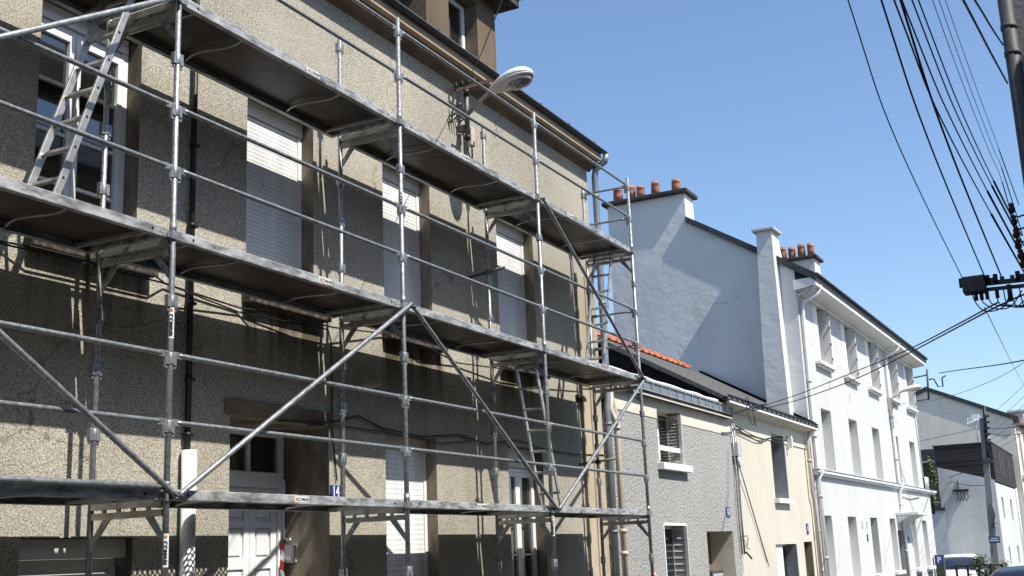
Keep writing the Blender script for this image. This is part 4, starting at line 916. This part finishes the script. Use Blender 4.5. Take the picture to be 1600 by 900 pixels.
# concrete utility pole down the street
UPo = thing('utility_pole', (60, 5.93, 0), 'grey concrete utility pole in front of the white timber clad house', 'utility pole')
mb = MB(); mb.rings([[(60+sx*.13, 5.98+sy_*.17, -.75) for sx, sy_ in ((-1, -1), (1, -1), (1, 1), (-1, 1))], [(60+sx*.09, 5.72+sy_*.12, 7.1) for sx, sy_ in ((-1, -1), (1, -1), (1, 1), (-1, 1))]], sm=False); obj('shaft', mb, 'concrete', UPo)
mb = MB(); mb.tube([(59.85, 5.62, 6.2), (59.85, 5.55, 7.65)], .075, 8); mb.tube([(59.85, 5.66, 5.2), (59.85, 5.62, 6.3)], .05, 8); obj('conduit', mb, 'black_metal', UPo)
mb = MB()
for k in range(5): mb.box(59.75, 59.9, 5.45-.02*k, 5.65, 6.0+k*.28, 6.1+k*.28)
mb.box(59.8, 59.95, 5.5, 5.95, 5.0, 5.15); tag(obj('clamps', mb, 'pipe_dark', UPo), kind='stuff')
mb = MB(); mb.bar((59.85, 5.9, 2.2), (59.85, 5.65, 2.2), .04, .04); mb.bar((59.85, 5.9, 2.0), (59.85, 5.65, 2.0), .04, .04); mb.tube([(59.85, 5.75, 3.2), (59.85, 5.68, 2.6), (59.85, 5.85, 2.0)], .03, 6); obj('cable_support', mb, 'galv_dark', UPo)
mb = MB(); mb.box(59.80, 59.83, 5.60, 6.08, 1.33, 1.62); pl_ = obj('street_sign', mb, 'blue_plate', UPo)
mb = MB(); mb.box(59.79, 59.799, 5.68, 6.0, 1.51, 1.55); mb.box(59.79, 59.799, 5.65, 6.04, 1.41, 1.46); obj('lettering', mb, 'white_print', pl_)
mb = MB(); mb.box(59.6, 59.66, 7.6, 8.3, 4.1, 4.2)
cx_ = thing('cable_bracket', (79.9, 9.6, 4.6), 'black cable bracket on the white side wall of the timber clad house', 'bracket')
mb = MB(); mb.box(80.3, 80.62, 9.0, 9.9, 4.5, 4.62); mb.tube([(80.5, 9.6, 4.6), (80.5, 9.6, 5.2)], .03, 6)
for k in range(4): mb.tube([(80.4, 9.1+k*.2, 4.5), (80.3, 9.05+k*.2, 4.1), (80.4, 9.2+k*.2, 3.9)], .025, 5)
obj('bracket_arm', mb, 'black_metal', cx_)

# parking meter, railing, shrubs, cars
PM = thing('parking_meter', (50, 6.6, -.5), 'dark parking meter with a white P beside the white car', 'parking meter')
pmx, pmy = 50, 7.0
mb = MB(); mb.box(pmx, pmx+.3, pmy-.17, pmy+.17, -.5, 1.0); obj('housing', mb, 'pipe_dark', PM, bevel=.02)
mb = MB(); mb.box(pmx-.012, pmx-.002, pmy-.14, pmy+.14, .64, .96); sgn = obj('sign_panel', mb, 'blue_plate', PM)
text('letter', 'P', .30, 'white_print', sgn, (pmx-.0135, pmy, .80), (0, -1, 0), (0, 0, 1))
mb = MB(); mb.box(pmx-.012, pmx-.002, pmy-.11, pmy+.11, .25, .5); obj('screen', mb, 'leaf', PM)
RL = thing('railing', (50, 6, -.5), 'dark metal railing panel in front of the shrubs at the far corner', 'railing')
for y in (6.15, 5.75, 5.35, 4.95, 4.55):
    mb = MB(); mb.box(48.0, 48.08, y-.04, y+.04, -.5, .62); obj('post', mb, 'black_metal', RL)
mb = MB(); mb.box(48.01, 48.07, 4.5, 6.2, .56, .61); mb.box(48.01, 48.07, 4.5, 6.2, .1, .15); obj('rail', mb, 'black_metal', RL)
def leafy(name, label, cat, c, size, n, mat, leaf, stems=5, group=None):
    t = thing(name, c, label, cat, group); c = Vector(c); mb = MB()
    for k in range(stems):
        a = 6.28*k/stems; e = c+Vector((math.cos(a)*size[0]*.5, math.sin(a)*size[1]*.5, size[2]*random.uniform(.6, .95)))
        mb.tube([c+Vector((math.cos(a)*.05, math.sin(a)*.05, 0)), (c+e)/2+Vector((0, 0, size[2]*.1)), e], [.03, .02, .008], 5)
    obj('stem', mb, 'bark', t); mb = MB()
    cl = [(random.gauss(0, .42), random.gauss(0, .42), random.uniform(.15, 1)) for _ in range(max(6, n//45))]
    for k in range(n):
        q = random.choice(cl); p = c+Vector((max(-1.1, min(1.1, q[0]+random.gauss(0, .15)))*size[0], max(-1.1, min(1.1, q[1]+random.gauss(0, .15)))*size[1], max(.02, q[2]+random.gauss(0, .09))*size[2]))
        d1 = Vector((random.gauss(0, 1), random.gauss(0, 1), random.gauss(0, .6))).normalized(); d2 = d1.cross(Vector((random.gauss(0, 1), random.gauss(0, 1), random.gauss(0, 1)))).normalized()
        l_ = leaf*random.uniform(.6, 1.3); mb.quad(p-d1*l_, p+d2*l_*.42, p+d1*l_, p-d2*l_*.42)
    tag(obj('foliage', mb, mat, t), kind='stuff'); return t
leafy('shrub', 'green shrub behind the dark railing below the white side wall', 'shrub', (52.5, 5.75, -.5), (.55, .75, 1.35), 1100, 'leaf', .07)
leafy('shrub', 'smaller low shrub at the foot of the concrete pole', 'shrub', (50.5, 4.75, -.5), (.4, .5, 1.05), 600, 'leaf_pale', .06)
leafy('shrub', 'pale leafy climber against the dark wall beyond the white building', 'shrub', (58.5, 8.2, 2.75), (.3, .5, 2.2), 420, 'leaf_pale', .11)

def car(name, loc, rotz, label, paint):
    """hatchback; local x forward, origin at ground centre"""
    t = thing(name, loc, label, 'car', rotz=rotz); L2, Wd = 2.0, .86
    def sec(x, zb, zs, wb, ws): return [(x, -wb, zb), (x, -wb*1.02, zb+.25), (x, -ws, zs), (x, -ws*.6, zs+.02), (x, ws*.6, zs+.02), (x, ws, zs), (x, wb*1.02, zb+.25), (x, wb, zb)]
    mb = MB(); mb.rings([sec(-2.0, .32, .72, .70, .68), sec(-1.93, .25, .88, .80, .78), sec(-1.5, .22, .93, .86, .82), sec(-.6, .2, .92, .86, .83), (sec(.9, .2, .90, .86, .82)), sec(1.6, .22, .82, .85, .76), sec(1.98, .28, .62, .74, .66)]); bd_ = obj('body', mb, paint, t)
    def cs(x, z, w): return [(x, -w, .88), (x, -w*.98, z-.12), (x, -w*.82, z-.02), (x, -w*.4, z), (x, w*.4, z), (x, w*.82, z-.02), (x, w*.98, z-.12), (x, w, .88)]
    mb = MB(); mb.rings([cs(-1.88, .95, .70), cs(-1.62, 1.22, .70), cs(-1.30, 1.40, .70), cs(-.5, 1.46, .72), cs(.2, 1.41, .71), cs(.62, 1.2, .73), cs(1.08, .92, .76)]); cb = obj('cabin', mb, 'glass_green', t)
    def rf(x, z, w): return [(x, -w, z-.10), (x, -w*.84, z+.012), (x, -w*.4, z+.03), (x, w*.4, z+.03), (x, w*.84, z+.012), (x, w, z-.10)]
    mb = MB(); mb.rings([rf(-1.44, 1.35, .70), rf(-1.2, 1.43, .715), rf(-.5, 1.47, .735), (rf(.1, 1.43, .725)), rf(.28, 1.37, .71)]); obj('roof', mb, paint, t)
    for s_ in (-1, 1):
        for pts in (((-1.90, s_*.74, .93), (-1.66, s_*.72, 1.2), (-1.40, s_*.70, 1.36)), ((1.08, s_*.77, .9), (.66, s_*.74, 1.17), (.25, s_*.72, 1.38)), ((-.3, s_*.745, .9), (-.3, s_*.74, 1.36))):
            mb = MB(); mb.tube(pts, .035, 6); obj('pillar', mb, paint, bd_)
        mb = MB(); mb.lathe(0, 0, [(.02, -.1), (.09, -.08), (.1, .06), (.05, .08)], 10); 
        for v in mb.v: v.x, v.y, v.z = .72+v.x*.6, s_*.93+v.y*1.0, .98+v.z
        obj('mirror', mb, paint, t)
        mb = MB(); mb.box(-1.99, -1.90, s_*.70-.10, s_*.70+.08, .66, .88); obj('tail_light', mb, 'red', t, bevel=.02)
        mb = MB(); mb.box(1.74, 1.90, s_*.62-.12, s_*.62+.10, .58, .74); obj('headlight', mb, 'bowl', t, bevel=.03)
        for x in (-1.25, 1.28):
            mb = MB(); mb.tube([(x, s_*.72, .31), (x, s_*.875, .31)], .31, 20); wl_ = obj('wheel', mb, 'rubber', t, bevel=.02)
            mb = MB(); mb.tube([(x, s_*.86, .31), (x, s_*.885, .31)], .2, 14); obj('rim', mb, 'galv', wl_)
    mb = MB(); mb.box(-2.015, -1.985, -.26, .26, .5, .61); obj('number_plate', mb, 'label_white', t)
    return t
car('parked_car', (18.7, 1.16, gz(19.4)-.13-.06), R(0), 'grey car parked at the lower right, only its roof and rear window in view', 'car_grey')
car('parked_car', (53.6, 6.75, gz(53.6)-.02), R(180), 'white car parked beside the far end of the white building', 'car_white')

# ------------------------------------------------------------------ near utility pole at the right edge, with crossarm and wires
NP = thing('utility_pole', (12.1, .35, 0), 'rough concrete utility pole with dark conduit and crossarm at the right edge', 'utility pole')
mb = MB(); mb.rings([[(12.12+sx*.16, .20+sy_*.2, -.1) for sx, sy_ in ((-1, -1), (1, -1), (1, 1), (-1, 1))], [(12.12+sx*.12, .20+sy_*.16, 8.6) for sx, sy_ in ((-1, -1), (1, -1), (1, 1), (-1, 1))]], sm=False); obj('shaft', mb, 'concrete', NP)
mb = MB(); mb.tube([(11.98, .43, 0.0), (11.98, .43, 8.3)], .07, 14); cd_ = obj('conduit', mb, 'pipe_dark', NP)
for z in (6.50, 6.22):
    mb = MB(); mb.tube([(11.98, .43, z), (11.98, .43, z+.05)], .078, 14); mb.bar((12.0, .43, z+.025), (12.2, .30, z+.025), .03, .04); obj('strap', mb, 'pipe_dark', cd_)
mb = MB(); mb.bar((12.0, 1.02, 3.99), (12.0, -.5, 3.95), .07, .035)
for k in range(16): y = .98-k*.09; mb.box(11.955, 11.965, y-.02, y+.02, 3.955, 4.03)
mb.bar((12.0, 1.0, 3.93), (12.0, -.5, 3.89), .05, .03); CA = obj('crossarm', mb, 'pipe_dark', NP)
mb = MB(); mb.box(11.88, 12.06, .95, 1.16, 3.90, 4.06); obj('junction_box', mb, 'pipe_dark', CA, bevel=.012)
mb = MB(); mb.box(11.93, 11.98, .73, .77, 3.78, 3.94)
for y in (1.17, .93, .86, .66): mb.tube([(11.96, y, 3.97), (11.96, y, 4.06)], .022, 6)
for y in (1.05, 1.0, .95, .86): mb.tube([(11.93, y, 3.90), (11.93, y, 3.82)], .018, 6)
tag(obj('clamps', mb, 'black_metal', CA), kind='stuff')
ends = []
for y, z in ((.69, 4.66), (.685, 4.54), (.68, 4.41), (.675, 4.30), (.665, 4.20), (.655, 4.12)):
    mb = MB(); mb.lathe(11.9, y-.06, [(.01, z-.05), (.03, z-.03), (.034, z), (.02, z+.02), (.03, z+.04), (.01, z+.06)], 8)
    mb.tube([(11.9, y-.06, z-.06), (11.9, y-.1, z-.09), (11.95, .45, z-.05)], .009, 5); obj('insulator', mb, 'rust' if z < 4.45 else 'black_metal', NP)
for k in range(7):
    mb = MB(); y0 = 1.08-.07*k; pts = [(11.92, y0, 3.90), (11.9, y0-.02, 3.80-.015*k), (11.9, y0-.10-.03*(k % 3), 3.70+.012*(k % 4)), (11.9, y0-.26, 3.72), (11.92, y0-.34-.03*k, 3.86)]
    sm = []
    for q in range(13):
        t = q/12*(len(pts)-1); i = min(int(t), len(pts)-2); f = t-i
        p0_, p1_, p2_, p3_ = [Vector(pts[max(0, min(len(pts)-1, i+d))]) for d in (-1, 0, 1, 2)]
        sm.append(.5*((2*p1_)+(p2_-p0_)*f+(2*p0_-5*p1_+4*p2_-p3_)*f*f+(3*p1_-p0_-3*p2_+p3_)*f**3))
    mb.tube(sm, .006, 5); obj('cable_loop', mb, 'cable', CA)

def crom(pts, n=10):
    pts = [Vector(p) for p in pts]; out = []
    for i in range(len(pts)-1):
        p0_, p1_, p2_, p3_ = pts[max(0, i-1)], pts[i], pts[i+1], pts[min(len(pts)-1, i+2)]
        for q in range(n):
            f = q/n; out.append(.5*((2*p1_)+(p2_-p0_)*f+(2*p0_-5*p1_+4*p2_-p3_)*f*f+(3*p1_-p0_-3*p2_+p3_)*f**3))
    return out+[pts[-1]]
GW = 'overhead wires along the street'
def wire(pts, r_, label, mat='cable', sleeve=0, group=GW):
    t = thing('overhead_wire', pts[0], label, 'wire', group); r_ *= .7; mb = MB(); P_ = crom(pts); mb.tube(P_, r_, 6); obj('line', mb, mat, t)
    if sleeve:
        mb = MB(); mb.tube(P_[:sleeve], r_*2.1, 6); obj('sleeve', mb, mat, t)
    return t
def span(end, mid, far, r_, label, **k):    # from the pole back over the camera to the previous pole
    e, m_, f_ = Vector(end), Vector(mid), Vector(far)
    d = (f_-m_); wire([e, m_, f_, f_+d*2.2+Vector((0, 0, .35)), f_+d*5+Vector((0, 0, 1.6))], r_, label, **k)
span((11.761, 1.1, 3.914), (8.212, 1.1, 4.299), (6.808, 1.1, 4.793), 0.006, 'thin overhead wire, leftmost, ending at the junction box')
span((12.052, 0.95, 4.03), (8.758, 0.95, 4.434), (7.112, 0.95, 4.883), 0.009, 'thick overhead cable second from the left, ending on the crossarm')
span((12.777, 0.85, 4.154), (8.998, 0.85, 4.486), (7.217, 0.85, 4.901), 0.011, 'thickest bundled overhead cable, ending at the middle of the crossarm')
span((12.33, 0.62, 4.119), (6.888, 0.62, 3.803), (5.04, 0.62, 3.912), 0.006, 'overhead wire crossing the thickest cable near the top', sleeve=7)
span((12.862, 0.63, 4.361), (7.625, 0.63, 4.027), (5.397, 0.63, 4.067), 0.006, 'overhead wire just right of the thickest cable', sleeve=8)
span((13.442, 0.64, 4.631), (8.339, 0.64, 4.245), (5.904, 0.64, 4.286), 0.006, 'overhead wire, third from the left of the sleeved wires', sleeve=8)
span((13.423, 0.65, 4.743), (8.922, 0.65, 4.423), (6.297, 0.65, 4.456), 0.006, 'overhead wire, fourth from the left of the sleeved wires', sleeve=8)
wire([(13.311, 0.66, 4.493), (11.562, 0.66, 4.84), (10.138, 0.66, 4.791), (7.178, 0.66, 4.834), (0.666, 0.66, 5.279), (-7.622, 0.66, 6.649)], .0035, 'faint thin overhead wire, left of the three faint ones', mat='cable_grey', sleeve=11)
wire([(14.108, 0.67, 4.901), (11.955, 0.67, 5.098), (10.938, 0.67, 5.035), (7.714, 0.67, 5.065), (0.621, 0.67, 5.481), (-8.406, 0.67, 6.815)], .0035, 'faint thin overhead wire, middle of the three faint ones', mat='cable_grey', sleeve=11)
wire([(14.427, 0.68, 5.344), (12.121, 0.68, 5.333), (11.942, 0.68, 5.34), (8.313, 0.68, 5.323), (0.329, 0.68, 5.636), (-9.832, 0.68, 6.838)], .0035, 'faint thin overhead wire, right of the three faint ones', mat='cable_grey', sleeve=11)
wire([(10.716, 0.46, 5.492), (8.752, 0.46, 5.044), (6.789, 0.46, 4.615), (-1.065, 0.46, 2.861)], 0.011, 'twisted black cable left of the conduit at top right')
wire([(10.903, 0.46, 5.928), (9.36, 0.46, 5.481), (7.818, 0.46, 5.054), (1.648, 0.46, 3.306)], 0.011, 'twisted black cable nearest the conduit at top right')
wire([(12.0, 0.864, 3.793), (14.0, 1.509, 3.944), (17.0, 2.501, 4.183), (20.5, 3.948, 4.432), (23.5, 5.632, 4.524), (24.2, 6.804, 4.399)], 0.012, 'upper service cable from the crossarm to the grey and cream eaves', mat='cable', group='service cables crossing the street')
wire([(11.9, 0.625, 3.818), (12.2, 0.944, 3.768), (14.4, 1.631, 3.944), (17.6, 2.736, 4.159), (20.6, 4.037, 4.298), (23.6, 5.732, 4.415), (24.3, 6.793, 4.38)], 0.013, 'lower service cable from the crossarm to the grey and cream eaves', mat='cable', group='service cables crossing the street')
wire([(12.1, 1.003, 3.778), (20.0, 1.472, 4.604), (30.0, 2.004, 5.468), (45.0, 2.692, 6.572)], 0.007, 'thin wire running down from the crossarm to the right edge', mat='cable', group='service cables crossing the street')
wire([(79.0, 9.748, 11.936), (70.0, 7.496, 10.82), (55.0, 4.297, 8.899), (45.0, 2.449, 7.661)], 0.04, 'thick service cable from the mast to the right edge', mat='cable', group='service cables crossing the street')
wire([(43.6, 7.142, 6.428), (46.0, 6.41, 6.588), (44.0, 4.807, 6.586), (40.0, 3.175, 6.504), (38.0, 2.066, 6.737)], 0.012, 'thin cable from the street lamp on the white building to the right edge', mat='cable_grey', group='service cables crossing the street')
wire([(51.0, 7.436, 5.547), (54.0, 6.631, 5.956), (59.0, 5.656, 6.588)], 0.02, 'cable from the white building corner to the far concrete pole', mat='cable_grey', group='service cables crossing the street')
wire([(59.8, 5.599, 6.584), (57.0, 4.536, 6.312), (54.0, 3.29, 6.113)], 0.02, 'upper cable from the far concrete pole to the right edge', mat='cable', group='service cables crossing the street')
wire([(59.8, 5.572, 6.34), (57.0, 4.443, 5.99), (54.0, 3.327, 5.821)], 0.02, 'lower cable from the far concrete pole to the right edge', mat='cable', group='service cables crossing the street')
wire([(59.8, 5.672, 5.988), (68.0, 6.871, 5.768), (76.0, 8.681, 5.453), (80.4, 9.907, 5.441), (80.4, 10.031, 5.045)], 0.03, 'drooping cable from the far concrete pole to the white side wall', mat='cable', group='service cables crossing the street')
wire([(80.3, 10.004, 5.161), (72.0, 8.138, 4.525), (60.0, 5.795, 3.976)], 0.025, 'bundle of cables from the wall bracket to the far concrete pole', mat='cable', group='service cables crossing the street')
wire([(70.0, 6.272, 8.117), (55.0, 3.902, 7.487), (46.0, 2.546, 7.125)], 0.011, 'topmost of the faint wires fanning up to the right edge', mat='cable_grey', group='fan of faint wires at the right edge')
wire([(70.0, 6.053, 7.744), (55.0, 3.847, 7.107), (46.0, 2.596, 6.736)], 0.011, 'second from the top of the faint wires fanning up to the right edge', mat='cable_grey', group='fan of faint wires at the right edge')
wire([(70.0, 6.651, 6.913), (55.0, 4.105, 6.578), (46.0, 2.639, 6.394)], 0.011, 'third from the top of the faint wires fanning up to the right edge', mat='cable_grey', group='fan of faint wires at the right edge')
wire([(70.0, 6.508, 6.726), (55.0, 4.081, 6.259), (46.0, 2.691, 5.985)], 0.011, 'fourth from the top of the faint wires fanning up to the right edge', mat='cable_grey', group='fan of faint wires at the right edge')
wire([(70.0, 6.374, 6.469), (55.0, 4.055, 5.955), (46.0, 2.734, 5.645)], 0.011, 'fifth from the top of the faint wires fanning up to the right edge', mat='cable_grey', group='fan of faint wires at the right edge')
wire([(70.0, 6.069, 6.271), (55.0, 3.959, 5.7), (46.0, 2.772, 5.351)], 0.011, 'lowest of the faint wires fanning up to the right edge', mat='cable_grey', group='fan of faint wires at the right edge')
wire([(13.1, 7.2, 7.86), (13.08, 7.1, 8.007), (9.512, 5.05, 6.439), (5.945, 3.0, 4.93), (-3.33, -2.33, 0.931)], .008, 'single black wire rising from the lamp bracket past the dormer', group='service cables crossing the street')
wire([(23.9,7.10,4.31),(24.5,7.04,4.43),(25.0,7.03,4.53),(25.8,7.03,4.66),(26.4,7.05,4.74)], .028, 'thick bundle of black cables under the gutter joint of the grey and cream houses', group='service cables crossing the street')
wire([(24.75,7.03,4.48),(24.7,7.02,4.68),(24.85,7.02,4.74),(25.0,7.02,4.52)], .012, 'left loop of black cable hanging under the gutter joint', group='cable loops under the gutter')
wire([(24.8,7.03,4.48),(24.9,7.02,4.25),(25.1,7.02,4.17),(25.3,7.03,4.3)], .012, 'middle loop of black cable hanging under the gutter joint', group='cable loops under the gutter')
wire([(25.2,7.03,4.56),(25.25,7.02,4.3),(25.3,7.02,4.17),(25.36,7.03,4.17)], .012, 'right loop of black cable hanging under the gutter joint', group='cable loops under the gutter')

# ------------------------------------------------------------------ houses across the street (behind the camera; seen only as reflections in the panes)
HO = thing('house', (3, -2.6, 0), 'plain rendered house across the street, reflected in the window panes', 'house')
mb = MB(); ow = [(x, x+1.1, z, z+1.8) for x in (-9, -6, -3, 0, 3, 6, 9, 12, 15, 18) for z in (.8, 3.9, 7.0)]
wall_grid(mb, -11, 22.5, -.1, 9.6, ow, -2.6)
mb.quad((-11, -11, -.1), (-11, -2.6, -.1), (-11, -2.6, 9.6), (-11, -11, 9.6)); mb.quad((22.5, -2.6, -.1), (22.5, -11, -.1), (22.5, -11, 9.6), (22.5, -2.6, 9.6)); mb.quad((22.5, -11, -.1), (-11, -11, -.1), (-11, -11, 9.6), (22.5, -11, 9.6))
obj('wall', mb, 'mould', HO)
mb = MB(); mb.prism([(-11.2, -2.2, 9.5), (-11.2, -6.8, 12.2), (-11.2, -11.4, 9.5)], (33.9, 0, 0)); obj('roof', mb, 'slate', HO)
for o in ow:
    mb = MB(); mb.box(o[0], o[1], -2.8, -2.75, o[2], o[3]); obj('window', mb, 'glass', HO)
